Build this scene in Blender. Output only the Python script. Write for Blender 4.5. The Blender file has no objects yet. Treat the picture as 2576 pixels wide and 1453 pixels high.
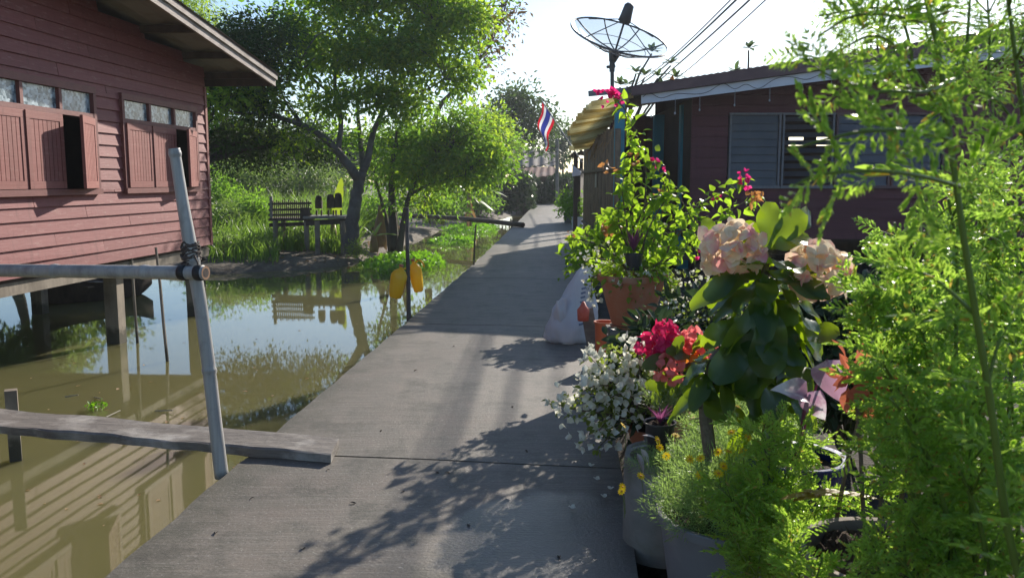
SKY_STRENGTH, SUN_STRENGTH, EXPOSURE = .1, 4.6, .78
HAZE = .0006
import bpy, math, random
import numpy as np
from mathutils import Vector, Matrix

R = math.radians
sc = bpy.context.scene
col = sc.collection
rng = np.random.default_rng(7)
random.seed(7)

# ------------------------------------------------------------------ camera model
W, H, F, HOR, CZ = 2576.0, 1453.0, 2143.0, 455.0, 1.5
PITCH = math.atan((H/2-HOR)/F)
CP, SP = math.cos(PITCH), math.sin(PITCH)

def ray(u, v):
    x = (u-W/2)/F; y = -(v-H/2)/F
    return np.array([x, CP+y*SP, -SP+y*CP])

def P(u, v, Y):                       # the point seen at (u, v) that stands Y metres ahead
    d = ray(u, v); return np.array([0, 0, CZ])+d*(Y/d[1])

def G(u, v, z=0.0):                   # the point seen at (u, v) on the level z
    d = ray(u, v); return np.array([0, 0, CZ])+d*((z-CZ)/d[2])

def nrm(a):
    a = np.asarray(a, float); n = np.linalg.norm(a, axis=-1, keepdims=True)
    return a/np.maximum(n, 1e-9)

# ------------------------------------------------------------------ mesh helpers
ROOT = {}

def empty(name, loc, label=None, cat=None, group=None, kind=None):
    o = bpy.data.objects.new(name, None); col.objects.link(o)
    o.location = [float(c) for c in loc]; o.empty_display_size = .1
    ROOT[o.name] = np.array(loc, float)
    return tag(o, label, cat, group, kind)

def tag(o, label=None, cat=None, group=None, kind=None):
    if label: o['label'] = label
    if cat: o['category'] = cat
    if group: o['group'] = group
    if kind: o['kind'] = kind
    return o

class MB:
    def __init__(s): s.V = []; s.Fc = []; s.n = 0
    def add(s, v, f):
        v = np.asarray(v, float).reshape(-1, 3)
        n = s.n
        s.V.append(v)
        if isinstance(f, np.ndarray): s.Fc.extend((f+n).tolist())
        else: s.Fc.extend([[i+n for i in q] for q in f])
        s.n += len(v)
        return s
    def box(s, c, size, X=(1,0,0), Y=(0,1,0), Z=(0,0,1)):
        c = np.asarray(c, float); X, Y, Z = [np.asarray(a, float) for a in (X, Y, Z)]
        hx, hy, hz = [d/2 for d in size]
        v = [c+X*hx*a+Y*hy*b+Z*hz*d for d in (-1, 1) for b in (-1, 1) for a in (-1, 1)]
        return s.add(v, [[0,2,3,1],[4,5,7,6],[0,1,5,4],[2,6,7,3],[0,4,6,2],[1,3,7,5]])
    def bar(s, p0, p1, w, h, up=(0,0,1)):
        p0 = np.asarray(p0, float); p1 = np.asarray(p1, float)
        Y = nrm(p1-p0); up = np.asarray(up, float)
        X = nrm(np.cross(Y, up)); Z = np.cross(X, Y)
        return s.box((p0+p1)/2, (w, np.linalg.norm(p1-p0), h), X, Y, Z)
    def hexa(s, v8):                   # bottom four then top four, counter-clockwise
        return s.add(v8, [[3,2,1,0],[4,5,6,7],[0,1,5,4],[1,2,6,5],[2,3,7,6],[3,0,4,7]])
    def tube(s, pts, rad, n=8, cap=True):
        pts = np.asarray(pts, float); m = len(pts)
        rad = np.full(m, rad, float) if np.isscalar(rad) else np.asarray(rad, float)
        T = np.gradient(pts, axis=0); T = nrm(T)
        a = np.array([0, 0, 1.]) if abs(T[0][2]) < .9 else np.array([1., 0, 0])
        U = nrm(np.cross(T[0], a)); v = []
        ang = np.linspace(0, 2*np.pi, n, endpoint=False)
        for i in range(m):
            U = nrm(U-T[i]*np.dot(U, T[i])); B = np.cross(T[i], U)
            v.append(pts[i]+rad[i]*(np.cos(ang)[:, None]*U+np.sin(ang)[:, None]*B))
        f = []
        for i in range(m-1):
            for k in range(n):
                k2 = (k+1) % n
                f.append([i*n+k, i*n+k2, (i+1)*n+k2, (i+1)*n+k])
        if cap:
            f.append(list(range(n))[::-1]); f.append([(m-1)*n+k for k in range(n)])
        return s.add(np.concatenate(v), f)
    def lathe(s, prof, c, n=28, sx=1., sy=1.):
        c = np.asarray(c, float); a = np.linspace(0, 2*np.pi, n, endpoint=False); v = []; f = []
        for r, z in prof:
            v.append(np.stack([c[0]+r*sx*np.cos(a), c[1]+r*sy*np.sin(a), np.full(n, c[2]+z)], 1))
        for i in range(len(prof)-1):
            for k in range(n):
                k2 = (k+1) % n
                f.append([i*n+k, i*n+k2, (i+1)*n+k2, (i+1)*n+k])
        return s.add(np.concatenate(v), f)
    def disc(s, c, r, n=24, amp=0.0):
        c = np.asarray(c, float); v = [c]
        for ring, k in ((.5, n), (1., n)):
            for i in range(k):
                a = 2*np.pi*i/k
                v.append(c+np.array([r*ring*np.cos(a), r*ring*np.sin(a), amp*(random.random()-.5)*(ring < 1)]))
        f = [[0, 1+i, 1+(i+1) % n] for i in range(n)]
        f += [[1+i, 1+n+i, 1+n+(i+1) % n, 1+(i+1) % n] for i in range(n)]
        return s.add(v, f)
    def grid(s, pts):                  # pts: (nu, nv, 3)
        pts = np.asarray(pts, float); nu, nv = pts.shape[:2]
        i, j = np.meshgrid(np.arange(nu-1), np.arange(nv-1), indexing='ij')
        a = (i*nv+j).ravel()
        return s.add(pts.reshape(-1, 3), np.stack([a, a+1, a+nv+1, a+nv], 1)[:, ::-1])
    def scatter(s, tpl, pos, ax, nm, sc_):
        tv, tf = tpl
        pos = np.asarray(pos, float); N = len(pos)
        if N == 0: return s
        y = nrm(np.asarray(ax, float)); z = np.asarray(nm, float)
        z = nrm(z-y*np.sum(z*y, 1, keepdims=True)+1e-6); x = np.cross(y, z)
        sc_ = np.broadcast_to(np.asarray(sc_, float), (N,)) if np.ndim(sc_) < 2 else np.asarray(sc_)
        t = tv[None]*(sc_[:, None, None] if sc_.ndim == 1 else sc_[:, None, :])
        v = pos[:, None]+t[..., 0:1]*x[:, None]+t[..., 1:2]*y[:, None]+t[..., 2:3]*z[:, None]
        f = tf[None]+(np.arange(N)*len(tv))[:, None, None]
        return s.add(v.reshape(-1, 3), f.reshape(-1, tf.shape[1]))
    def build(s, name, mat, parent=None, smooth=False, label=None, cat=None, group=None, kind=None):
        me = bpy.data.meshes.new(name)
        v = np.concatenate(s.V) if s.V else np.zeros((0, 3))
        off = np.zeros(3)
        if parent is not None: off = ROOT[parent.name]
        me.from_pydata((v-off).tolist(), [], s.Fc)
        me.validate(); me.update()
        if smooth:
            me.polygons.foreach_set('use_smooth', [True]*len(me.polygons))
            if smooth == 'auto': me.set_sharp_from_angle(angle=R(32))
        me.materials.append(mat)
        o = bpy.data.objects.new(name, me); col.objects.link(o)
        ROOT[o.name] = off
        if parent is not None: o.parent = parent
        return tag(o, label, cat, group, kind)

def dup(o, loc=None, rotz=None, label=None, scale=None, parent=None):
    c = o.copy(); col.objects.link(c)
    if parent is not None: c.parent = parent
    if loc is not None: c.location = [float(k) for k in loc]
    if rotz is not None: c.rotation_euler = (0, 0, rotz)
    if scale is not None: c.scale = scale if hasattr(scale, '__len__') else (scale,)*3
    if label: c['label'] = label
    for ch in list(o.children): dup(ch, parent=c)
    return c

def curve(pts, n=12):                  # smooth polyline through points (Catmull-Rom)
    p = np.asarray(pts, float)
    if len(p) < 3:
        t = np.linspace(0, 1, n)[:, None]; return p[0]*(1-t)+p[-1]*t
    q = np.vstack([2*p[0]-p[1], p, 2*p[-1]-p[-2]]); out = []
    m = len(p)-1; k = max(2, int(math.ceil(n/m)))
    for i in range(m):
        a, b, c, d = q[i], q[i+1], q[i+2], q[i+3]
        for t in np.linspace(0, 1, k, endpoint=(i == m-1)):
            out.append(.5*((2*b)+(c-a)*t+(2*a-5*b+4*c-d)*t*t+(3*b-a-3*c+d)*t**3))
    return np.array(out)

# ------------------------------------------------------------------ leaf templates (x across, y along, z face)
def leaf(w=.4, n=4, fold=.15, droop=.2, shape='ellip', wavy=0., across=2):
    v = []; t = np.linspace(0, 1, n+1)
    for i, a in enumerate(t):
        if shape == 'ellip': k = math.sin(math.pi*a)**.8 if 0 < a < 1 else .02
        elif shape == 'heart': k = math.sin(math.pi*min(1, a**.5))**.75 if 0 < a < 1 else .02
        elif shape == 'obov': k = math.sin(math.pi*min(1, a**1.5*.9+.06*(1-a)))**.8
        elif shape == 'lance': k = math.sin(math.pi*min(1, a**.65)) if 0 < a < 1 else .02
        else: k = (1-a**3)*.9+.02
        k = max(k, .02)
        for j in range(across+1):
            s_ = 2*j/across-1
            x = s_*k*w/2
            z = abs(s_)*k*w/2*fold*2-droop*a*a+wavy*math.sin(a*11+s_*2.)*abs(s_)
            v.append((x, a*(1-.12*droop), z))
    m = across+1; f = []
    for i in range(n):
        for j in range(across):
            f.append([i*m+j, i*m+j+1, (i+1)*m+j+1, (i+1)*m+j])
    return np.array(v), np.array(f)

def leaf_low(w=.45, fold=.12):
    return (np.array([(0,0,0), (-w/2,.45,fold*w), (0,.5,-.03), (w/2,.45,fold*w), (0,1,-.1)]),
            np.array([[0,2,4,1],[0,3,4,2]]))

def petal(n=4, cup=.25, w=.9):
    v = []; m = 4
    for i in range(n+1):
        a = i/n; k = math.sin(math.pi*min(.93, a**.8*.93))**.7 if a > 0 else .06
        for j in range(m+1):
            s_ = 2*j/m-1
            v.append((s_*k*w/2, a-.10*(1-abs(s_))*(a == 1)*-1-.06*abs(s_)*a, cup*(a*a+.5*s_*s_*k)-.28*max(0, a-.7)))
    f = [[i*(m+1)+j, i*(m+1)+j+1, (i+1)*(m+1)+j+1, (i+1)*(m+1)+j] for i in range(n) for j in range(m)]
    return np.array(v), np.array(f)

def rand_dirs(n, r=rng):
    return nrm(r.normal(size=(n, 3)))

# ------------------------------------------------------------------ material helpers
class NT:
    def __init__(s, name):
        s.m = bpy.data.materials.new(name); s.m.use_nodes = True
        s.t = s.m.node_tree; s.t.nodes.clear()
        s.out = s.t.nodes.new('ShaderNodeOutputMaterial')
    def n(s, typ, ins=None, **kw):
        x = s.t.nodes.new(typ)
        for k, v in kw.items(): setattr(x, k, v)
        for k, v in (ins or {}).items(): s.set(x.inputs[k], v)
        return x
    def set(s, sock, v):
        if hasattr(v, 'is_output'): s.t.links.new(v, sock)
        elif isinstance(v, (tuple, list)) and len(v) == 3 and sock.type == 'RGBA': sock.default_value = (*v, 1)
        else: sock.default_value = v
    def mix(s, fac, a, b, mode='MIX'):
        x = s.n('ShaderNodeMix', data_type='RGBA', blend_type=mode)
        s.set(x.inputs[0], fac); s.set(x.inputs[6], a); s.set(x.inputs[7], b)
        return x.outputs[2]
    def noise(s, scale, vec=None, detail=4, rough=.6):
        x = s.n('ShaderNodeTexNoise', {'Scale': scale, 'Detail': detail, 'Roughness': rough})
        if vec is not None: s.set(x.inputs['Vector'], vec)
        return x.outputs['Fac']
    def ramp(s, fac, lo, hi, a=0., b=1.):
        x = s.n('ShaderNodeMapRange', {'From Min': lo, 'From Max': hi, 'To Min': a, 'To Max': b})
        s.set(x.inputs['Value'], fac); return x.outputs[0]
    def coord(s, scale=(1,1,1), rot=(0,0,0), kind='Object'):
        c = s.n('ShaderNodeTexCoord'); m = s.n('ShaderNodeMapping', {'Scale': scale, 'Rotation': rot})
        s.set(m.inputs['Vector'], c.outputs[kind]); return m.outputs[0]
    def bump(s, h, strength=.3, dist=.01):
        return s.n('ShaderNodeBump', {'Height': h, 'Strength': strength, 'Distance': dist}).outputs[0]
    def math(s, op, a, b=0.):
        x = s.n('ShaderNodeMath', operation=op); s.set(x.inputs[0], a); s.set(x.inputs[1], b); return x.outputs[0]
    def bsdf(s, col_, rough=.6, bump=None, **kw):
        b = s.n('ShaderNodeBsdfPrincipled', {'Base Color': col_, 'Roughness': rough})
        for k, v in kw.items(): s.set(b.inputs[k.replace('_', ' ')], v)
        if bump is not None: s.set(b.inputs['Normal'], bump)
        return b.outputs[0]
    def fin(s, sh):
        s.t.links.new(sh, s.out.inputs[0]); return s.m

def mat_noise(name, c1, c2, scale=6, rough=.7, stretch=(1,1,1), bump=.25, c3=None, s3=1.2, spec=.4, bdist=.01):
    t = NT(name); v = t.coord(stretch)
    f = t.ramp(t.noise(scale, v, 6), .3, .7)
    c = t.mix(f, c1, c2)
    if c3: c = t.mix(t.ramp(t.noise(s3, t.coord(), 5), .48, .72), c, c3)
    b = t.bump(t.noise(scale*3, v, 5), bump, bdist)
    return t.fin(t.bsdf(c, rough, b, Specular_IOR_Level=spec))

def mat_leaf(name, dark, light, trans, tw=.45, rough=.42, spec=.35, dead=0.):
    t = NT(name); g = t.n('ShaderNodeNewGeometry')
    r = g.outputs['Random Per Island']
    c = t.mix(r, dark, light)
    nz = t.ramp(t.noise(1.3, t.coord(), 3), .35, .65)
    c = t.mix(t.math('MULTIPLY', nz, .45), c, light)
    tc = t.mix(r, tuple(k*.75 for k in trans), tuple(min(1, k*1.2) for k in trans))
    if dead:                                            # a few yellowed tips
        k = t.math('GREATER_THAN', r, 1-dead); c = t.mix(k, c, (.34, .26, .06)); tc = t.mix(k, tc, (.6, .42, .08))
    a = t.bsdf(c, rough, Specular_IOR_Level=spec)
    b = t.n('ShaderNodeBsdfTranslucent', {'Color': tc}).outputs[0]
    m = t.n('ShaderNodeMixShader', {0: tw, 1: a, 2: b})
    return t.fin(m.outputs[0])

def mat_petal(name, c1, c2, tw=.4, scale=14, lo=.42, hi=.62, rough=.6):
    t = NT(name); g = t.n('ShaderNodeNewGeometry')
    f = t.ramp(t.noise(scale, t.coord(), 3), lo, hi)
    f = t.math('MULTIPLY', f, t.ramp(g.outputs['Random Per Island'], 0, 1, .3, 1.))
    c = t.mix(f, c1, c2)
    a = t.bsdf(c, rough, Specular_IOR_Level=.2)
    b = t.n('ShaderNodeBsdfTranslucent', {'Color': c}).outputs[0]
    return t.fin(t.n('ShaderNodeMixShader', {0: tw, 1: a, 2: b}).outputs[0])
# ------------------------------------------------------------------ materials
def mk_concrete():
    t = NT('path_concrete'); o = t.coord()
    streak = t.noise(1., t.coord((5, 150, 1)), 4, .7)
    streak2 = t.noise(1., t.coord((1.5, 45, 1)), 3, .6)
    big = t.ramp(t.noise(1.1, o, 5), .4, .6)
    mid = t.ramp(t.noise(4.5, o, 7, .75), .42, .62)
    c = t.mix(big, (.152, .119, .092), (.212, .182, .146))
    tr = t.ramp(t.noise(1.6, t.coord((1.5, .22, 1)), 5, .65), .42, .62); c = t.mix(t.math('MULTIPLY', tr, .5), c, (.115, .10, .082))
    c = t.mix(t.math('MULTIPLY', mid, .8), c, (.098, .092, .070))
    c = t.mix(t.ramp(streak, .42, .66, 0, .32), c, (.10, .095, .085))
    c = t.mix(t.ramp(streak2, .48, .68, 0, .35), c, (.29, .262, .228))
    g = t.n('ShaderNodeNewGeometry'); c = t.mix(t.ramp(g.outputs['Random Per Island'], 0, 1, 0, .35), c, (.10, .088, .072))
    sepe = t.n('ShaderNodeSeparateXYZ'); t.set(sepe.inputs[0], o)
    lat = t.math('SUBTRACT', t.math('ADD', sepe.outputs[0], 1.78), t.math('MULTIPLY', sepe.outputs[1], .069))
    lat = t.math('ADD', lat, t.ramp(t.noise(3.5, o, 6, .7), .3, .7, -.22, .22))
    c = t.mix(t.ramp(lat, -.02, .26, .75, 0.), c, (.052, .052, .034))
    spk = t.ramp(t.noise(46, o, 3, .8), .58, .66)
    c = t.mix(t.math('MULTIPLY', spk, .55), c, (.07, .065, .06))
    spk2 = t.ramp(t.noise(52, t.coord((1, 1, 1), (0, 0, .7)), 3, .8), .60, .68)
    c = t.mix(t.math('MULTIPLY', spk2, .5), c, (.44, .41, .37))
    st = t.ramp(t.noise(2.2, o, 8, .78), .50, .62)
    c = t.mix(t.math('MULTIPLY', st, .8), c, (.060, .055, .042))
    # damp patch left by the watering can, beside the flower pots
    sep = t.n('ShaderNodeSeparateXYZ'); t.set(sep.inputs[0], o)
    dx = t.math('SUBTRACT', sep.outputs[0], .12); dy = t.math('SUBTRACT', sep.outputs[1], 3.35)
    d = t.math('SQRT', t.math('ADD', t.math('MULTIPLY', t.math('MULTIPLY', dx, dx), 3.2), t.math('MULTIPLY', dy, dy)))
    d = t.math('ADD', d, t.ramp(t.noise(2.4, o, 5), 0, 1, -.45, .45))
    wet = t.ramp(d, .62, .75, 1., 0.)
    c = t.mix(t.math('MULTIPLY', wet, .6), c, (.055, .055, .058))
    rough = t.ramp(wet, 0, 1, .62, .30)
    h = t.math('ADD', t.math('MULTIPLY', streak, .8), t.noise(60, o, 4))
    return t.fin(t.bsdf(c, rough, t.bump(h, .45, .006), Specular_IOR_Level=.45))

def mk_water():
    t = NT('canal_water'); o = t.coord()
    n1 = t.noise(.9, t.coord((1, .6, 1)), 3); n2 = t.noise(7, o, 2)
    h = t.math('ADD', n1, t.math('MULTIPLY', n2, .06))
    c = t.mix(t.ramp(t.noise(.35, o, 4), .3, .7), (.15, .138, .060), (.122, .118, .053))
    return t.fin(t.bsdf(c, .03, t.bump(h, .018, .05), IOR=1.33, Specular_IOR_Level=.5, Subsurface_Weight=1., Subsurface_Radius=(1., 1., .7), Subsurface_Scale=.9))

def mk_paint(name, c1, c2, worn, amount=.5):
    t = NT(name); g = t.n('ShaderNodeNewGeometry')
    v = t.coord((1, .5, 14))
    f = t.ramp(t.noise(3, v, 6, .7), .35, .7)
    c = t.mix(f, c1, c2)
    c = t.mix(t.ramp(g.outputs['Random Per Island'], 0, 1, 0, .5), c, tuple(k*.72 for k in c1))
    w = t.ramp(t.noise(9, t.coord((1, .6, 3)), 7, .75), .56, .7)
    c = t.mix(t.math('MULTIPLY', w, amount), c, worn)
    sk = t.ramp(t.noise(5, t.coord((3, 3, .35)), 5, .7), .54, .68)
    c = t.mix(t.math('MULTIPLY', sk, .4), c, tuple(k*.5 for k in c1))
    return t.fin(t.bsdf(c, .62, t.bump(t.noise(8, v, 5), .3, .006), Specular_IOR_Level=.35))

def mk_glasspat():
    t = NT('patterned_glass'); v = t.coord((1, 1, 1))
    x = t.n('ShaderNodeTexVoronoi', {'Scale': 26., 'Randomness': 1.}, distance='CHEBYCHEV'); t.set(x.inputs['Vector'], v)
    sepc = t.n('ShaderNodeSeparateColor'); t.set(sepc.inputs[0], x.outputs['Color'])
    f = t.ramp(sepc.outputs[0], .1, .95)
    c = t.mix(f, (.05, .09, .115), (.46, .56, .60))
    return t.fin(t.bsdf(c, .28, t.bump(sepc.outputs[1], .8, .01), Specular_IOR_Level=.8))

M = {}
M['concrete'] = mk_concrete()
M['water'] = mk_water()
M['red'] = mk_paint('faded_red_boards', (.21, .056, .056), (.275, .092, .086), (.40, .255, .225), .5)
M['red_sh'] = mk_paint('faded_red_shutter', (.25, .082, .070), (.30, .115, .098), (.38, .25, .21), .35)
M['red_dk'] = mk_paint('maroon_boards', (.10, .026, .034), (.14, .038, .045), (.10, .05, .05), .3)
M['maroon_trim'] = mat_noise('maroon_trim', (.16, .055, .05), (.20, .07, .06), 9, .6)
M['glasspat'] = mk_glasspat()
M['greywood'] = mat_noise('weathered_wood', (.17, .155, .14), (.30, .275, .25), 5, .8, (1, 1, 1), .5, (.10, .085, .07), 3)
M['plankwood'] = mat_noise('grey_plank', (.10, .088, .078), (.19, .17, .15), 4, .78, (.6, 8, 8), .6, (.36, .34, .31), 4, bdist=.012)
M['barge'] = mat_noise('bare_bargeboard', (.27, .225, .20), (.40, .345, .31), 5, .75, (8, .6, 8), .5, (.16, .12, .10), 3)
M['darkwood'] = mat_noise('dark_wood', (.05, .036, .028), (.10, .072, .055), 6, .8, (1, 1, .3), .4)
M['brownwood'] = mat_noise('brown_wood', (.12, .08, .052), (.20, .14, .09), 6, .8, (1, 1, .3), .4)
def mk_stilt():
    t = NT('stilt_wood'); v = t.coord((1, 1, .2))
    c = t.mix(t.ramp(t.noise(7, v, 6), .3, .7), (.19, .16, .125), (.30, .255, .20))
    c = t.mix(t.ramp(t.noise(2, t.coord(), 5), .48, .72), c, (.10, .08, .06))
    g = t.n('ShaderNodeNewGeometry'); s = t.n('ShaderNodeSeparateXYZ'); t.set(s.inputs[0], g.outputs['Position'])
    z = t.math('ADD', s.outputs[2], t.ramp(t.noise(9, t.coord(), 4), .3, .7, -.06, .06))
    c = t.mix(t.ramp(z, -.46, -.38, .8, 0.), c, (.035, .035, .022))      # tide line
    return t.fin(t.bsdf(c, .8, t.bump(t.noise(20, v, 5), .4, .01), Specular_IOR_Level=.4))
M['stilt'] = mk_stilt()
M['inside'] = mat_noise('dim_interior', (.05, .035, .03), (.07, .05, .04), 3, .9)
M['sheet'] = mat_noise('roof_sheet', (.20, .185, .17), (.27, .25, .225), 2, .6, bump=.1, c3=(.16, .12, .095), s3=1.5)
M['rust'] = mat_noise('rusty_sheet', (.17, .085, .062), (.23, .14, .11), 1.5, .85, bump=.1, c3=(.27, .21, .19), s3=.6, spec=.15)
M['tinroof'] = mat_noise('old_tin', (.10, .092, .085), (.155, .14, .13), 1.5, .85, bump=.1, c3=(.18, .13, .10), s3=.8)
def mk_bamboo():
    t = NT('grey_bamboo'); v = t.coord((14, 14, .8))
    c = t.mix(t.ramp(t.noise(3, v, 5), .3, .7), (.27, .265, .255), (.42, .41, .385))
    c = t.mix(t.ramp(t.noise(7, t.coord(), 5), .55, .7, 0, .6), c, (.15, .145, .14))
    return t.fin(t.bsdf(c, .42, t.bump(t.noise(6, v, 4), .3, .004), Specular_IOR_Level=.5))
M['bamboo'] = mk_bamboo()
M['bamboo_cut'] = mat_noise('cut_bamboo', (.34, .17, .09), (.42, .25, .14), 30, .8)
M['blacktape'] = mat_noise('black_rubber', (.015, .015, .016), (.03, .03, .03), 20, .5)
M['rope'] = mat_noise('dark_twine', (.06, .045, .04), (.11, .085, .07), 40, .9)
M['shade_ground'] = mat_noise('shade_dark_soil', (.022, .018, .014), (.045, .036, .026), 5, .95, bump=.8, c3=(.07, .055, .04), s3=8, bdist=.03)  # soil colour taken near black to carry the shadow right of the path
M['mud'] = mat_noise('bank_mud', (.085, .068, .05), (.15, .12, .088), 2.5, .9, bump=.8, c3=(.19, .165, .125), s3=7, bdist=.05)
M['teal'] = mat_noise('teal_paint', (.02, .20, .29), (.03, .25, .34), 6, .5, (1, 1, .3), .2)
M['white'] = mat_noise('white_paint', (.60, .62, .68), (.70, .71, .76), 5, .6)
M['fascia'] = mat_noise('purple_brown_fascia', (.105, .058, .062), (.14, .08, .08), 5, .6)
M['flash'] = mat_noise('grey_flashing', (.15, .15, .165), (.2, .2, .21), 5, .5)
def mk_louvre():
    t = NT('louvre_glass')
    c = t.mix(t.ramp(t.noise(2, t.coord(), 4), .3, .7), (.062, .072, .084), (.095, .106, .118))
    return t.fin(t.bsdf(c, .35, Specular_IOR_Level=.35))
M['louvre'] = mk_louvre()
M['louvre_dk'] = mat_noise('dark_louvre', (.045, .05, .065), (.065, .07, .085), 5, .3, spec=.6)
M['alu_dk'] = mat_noise('dull_aluminium', (.12, .125, .14), (.17, .17, .185), 20, .5)
M['alu'] = mat_noise('aluminium', (.33, .34, .37), (.40, .41, .43), 20, .4)
M['terracotta'] = mat_noise('terracotta', (.38, .13, .065), (.46, .18, .09), 5, .75, bump=.2, c3=(.36, .22, .16), s3=5)
M['orange_pot'] = mat_noise('orange_plastic', (.45, .10, .04), (.50, .13, .05), 5, .5)
M['soil'] = mat_noise('potting_soil', (.035, .022, .015), (.08, .05, .032), 40, .95, bump=1., bdist=.02)
M['coir'] = mat_noise('coir', (.05, .028, .014), (.14, .08, .04), 60, .95, bump=1., bdist=.02)
M['cement'] = mat_noise('mossy_cement', (.15, .145, .125), (.23, .22, .20), 6, .85, bump=.4, c3=(.10, .105, .06), s3=4)
M['greypot'] = mat_noise('grey_plastic', (.13, .13, .135), (.17, .17, .175), 4, .5, bump=.1, c3=(.24, .235, .22), s3=3)
M['blackpot'] = mat_noise('black_plastic', (.018, .018, .02), (.035, .034, .036), 6, .42)
M['claypot'] = mat_noise('clay_rim', (.16, .125, .095), (.23, .18, .14), 8, .8)
M['bluepot'] = mat_noise('blue_glaze', (.012, .02, .09), (.02, .03, .14), 4, .25, spec=.6)
M['bark'] = mat_noise('bark', (.075, .066, .06), (.13, .115, .105), 6, .9, (1, 1, .35), .8, (.17, .16, .15), 2.2, bdist=.03)
M['bark_dk'] = mat_noise('dark_bark', (.06, .048, .04), (.11, .09, .075), 7, .9, (1, 1, .35), .8, bdist=.03)
M['twig'] = mat_noise('twig', (.10, .075, .05), (.16, .12, .08), 10, .85)
M['greenstem'] = mat_leaf('green_stem', (.10, .15, .02), (.16, .22, .035), (.2, .28, .03), .15)
M['thornstem'] = mat_noise('thorny_stem', (.12, .095, .07), (.20, .165, .13), 30, .85, bump=.6)
M['deadleaf'] = mat_leaf('dry_leaf', (.22, .13, .06), (.38, .25, .13), (.35, .2, .08), .25)
M['dish'] = None
M['darkmetal'] = mat_noise('dark_metal', (.035, .038, .045), (.055, .058, .065), 10, .45, spec=.5)
M['wire'] = mat_noise('cable', (.03, .03, .032), (.045, .045, .045), 10, .6)
def mk_yellow():
    t = NT('yellow_plastic')
    c = t.mix(t.ramp(t.noise(9, t.coord(), 4), .35, .7), (.82, .54, .012), (.88, .64, .05))
    a = t.bsdf(c, .35, t.bump(t.noise(14, t.coord(), 3), .25, .02), Specular_IOR_Level=.5)
    b = t.n('ShaderNodeBsdfTranslucent', {'Color': (.97, .66, .04)}).outputs[0]
    return t.fin(t.n('ShaderNodeMixShader', {0: .35, 1: a, 2: b}).outputs[0])
M['yellow'] = mk_yellow()
def mk_straw():
    t = NT('split_bamboo'); g = t.n('ShaderNodeNewGeometry')
    c = t.mix(g.outputs['Random Per Island'], (.46, .36, .14), (.78, .70, .42))
    c = t.mix(t.ramp(t.noise(20, t.coord(), 3), .5, .75, 0, .5), c, (.40, .31, .14))
    a = t.bsdf(c, .55, Specular_IOR_Level=.4)
    b = t.n('ShaderNodeBsdfTranslucent', {'Color': t.mix(g.outputs['Random Per Island'], (.60, .48, .20), (1., .96, .70))}).outputs[0]
    return t.fin(t.n('ShaderNodeMixShader', {0: .7, 1: a, 2: b}).outputs[0])
M['straw'] = mk_straw()
M['screen'] = mat_noise('old_bamboo_slats', (.17, .11, .062), (.30, .21, .125), 6, .75, (3, 3, .4), .4, (.085, .06, .045), 2.5)
def mk_sack():
    t = NT('woven_sack'); o = t.coord()
    c = t.mix(t.ramp(t.noise(7, o, 5), .35, .7), (.60, .60, .64), (.70, .70, .72))
    a = t.bsdf(c, .45, t.bump(t.noise(16, t.coord((1, 1, .35)), 5), .7, .02), Specular_IOR_Level=.45)
    b = t.n('ShaderNodeBsdfTranslucent', {'Color': (.8, .78, .76)}).outputs[0]
    return t.fin(t.n('ShaderNodeMixShader', {0: .3, 1: a, 2: b}).outputs[0])
M['sack'] = mk_sack()
M['print'] = mat_noise('faded_print', (.12, .17, .28), (.20, .25, .34), 60, .6)
M['print_red'] = mat_noise('faded_red_print', (.5, .08, .05), (.55, .15, .1), 30, .6)
M['paper'] = mat_noise('pale_paper', (.42, .38, .27), (.50, .45, .34), 8, .8)
M['bulb'] = mat_noise('clear_bulb', (.35, .35, .38), (.45, .45, .48), 10, .2, spec=.8)

# foliage
M['tree'] = mat_leaf('tree_leaf', (.05, .11, .025), (.10, .18, .04), (.28, .52, .04), .5, .5, .15)
M['tree_y'] = mat_leaf('yellowish_leaf', (.10, .17, .022), (.17, .25, .035), (.48, .68, .045), .52, .5, .15)
M['tree_b'] = mat_leaf('bluish_leaf', (.026, .056, .022), (.05, .09, .03), (.10, .18, .03), .36, .5, .15)
M['tree_brown'] = mat_leaf('bronze_leaf', (.07, .055, .028), (.12, .085, .035), (.22, .14, .04), .35)
M['bush'] = mat_leaf('bush_leaf', (.065, .12, .035), (.12, .18, .055), (.26, .40, .07), .42)
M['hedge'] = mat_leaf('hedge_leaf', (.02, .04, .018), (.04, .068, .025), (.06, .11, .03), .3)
M['grass'] = mat_leaf('tall_grass', (.08, .165, .022), (.14, .24, .04), (.27, .45, .045), .44)
M['hyac'] = mat_leaf('hyacinth_leaf', (.05, .15, .012), (.10, .25, .025), (.24, .52, .02), .45, .3, .5)
M['banana'] = mat_leaf('banana_leaf', (.09, .16, .025), (.14, .22, .035), (.46, .60, .03), .42)
M['yellowing'] = mat_leaf('yellowing_leaf', (.28, .20, .025), (.36, .25, .03), (.48, .32, .02), .35)
M['boug'] = mat_leaf('bougainvillea_leaf', (.065, .14, .02), (.11, .20, .028), (.42, .66, .035), .54, .4, .35)
M['boug_w'] = mat_leaf('pale_bougainvillea_leaf', (.085, .13, .03), (.14, .19, .045), (.34, .44, .06), .45)
M['bronze'] = mat_leaf('bronze_shoot', (.30, .12, .05), (.42, .20, .07), (.6, .28, .08), .45)
M['crown'] = mat_leaf('waxy_leaf', (.022, .062, .020), (.036, .085, .024), (.36, .52, .016), .45, .26, .55)
M['cosmos'] = mat_leaf('cosmos_leaf', (.12, .235, .05), (.25, .36, .075), (.54, .80, .09), .56, .36, .5, .035)
M['cosmos2'] = mat_leaf('cosmos_leaf_dark', (.11, .22, .06), (.18, .29, .085), (.44, .70, .09), .54, .36, .5, .03)
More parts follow.
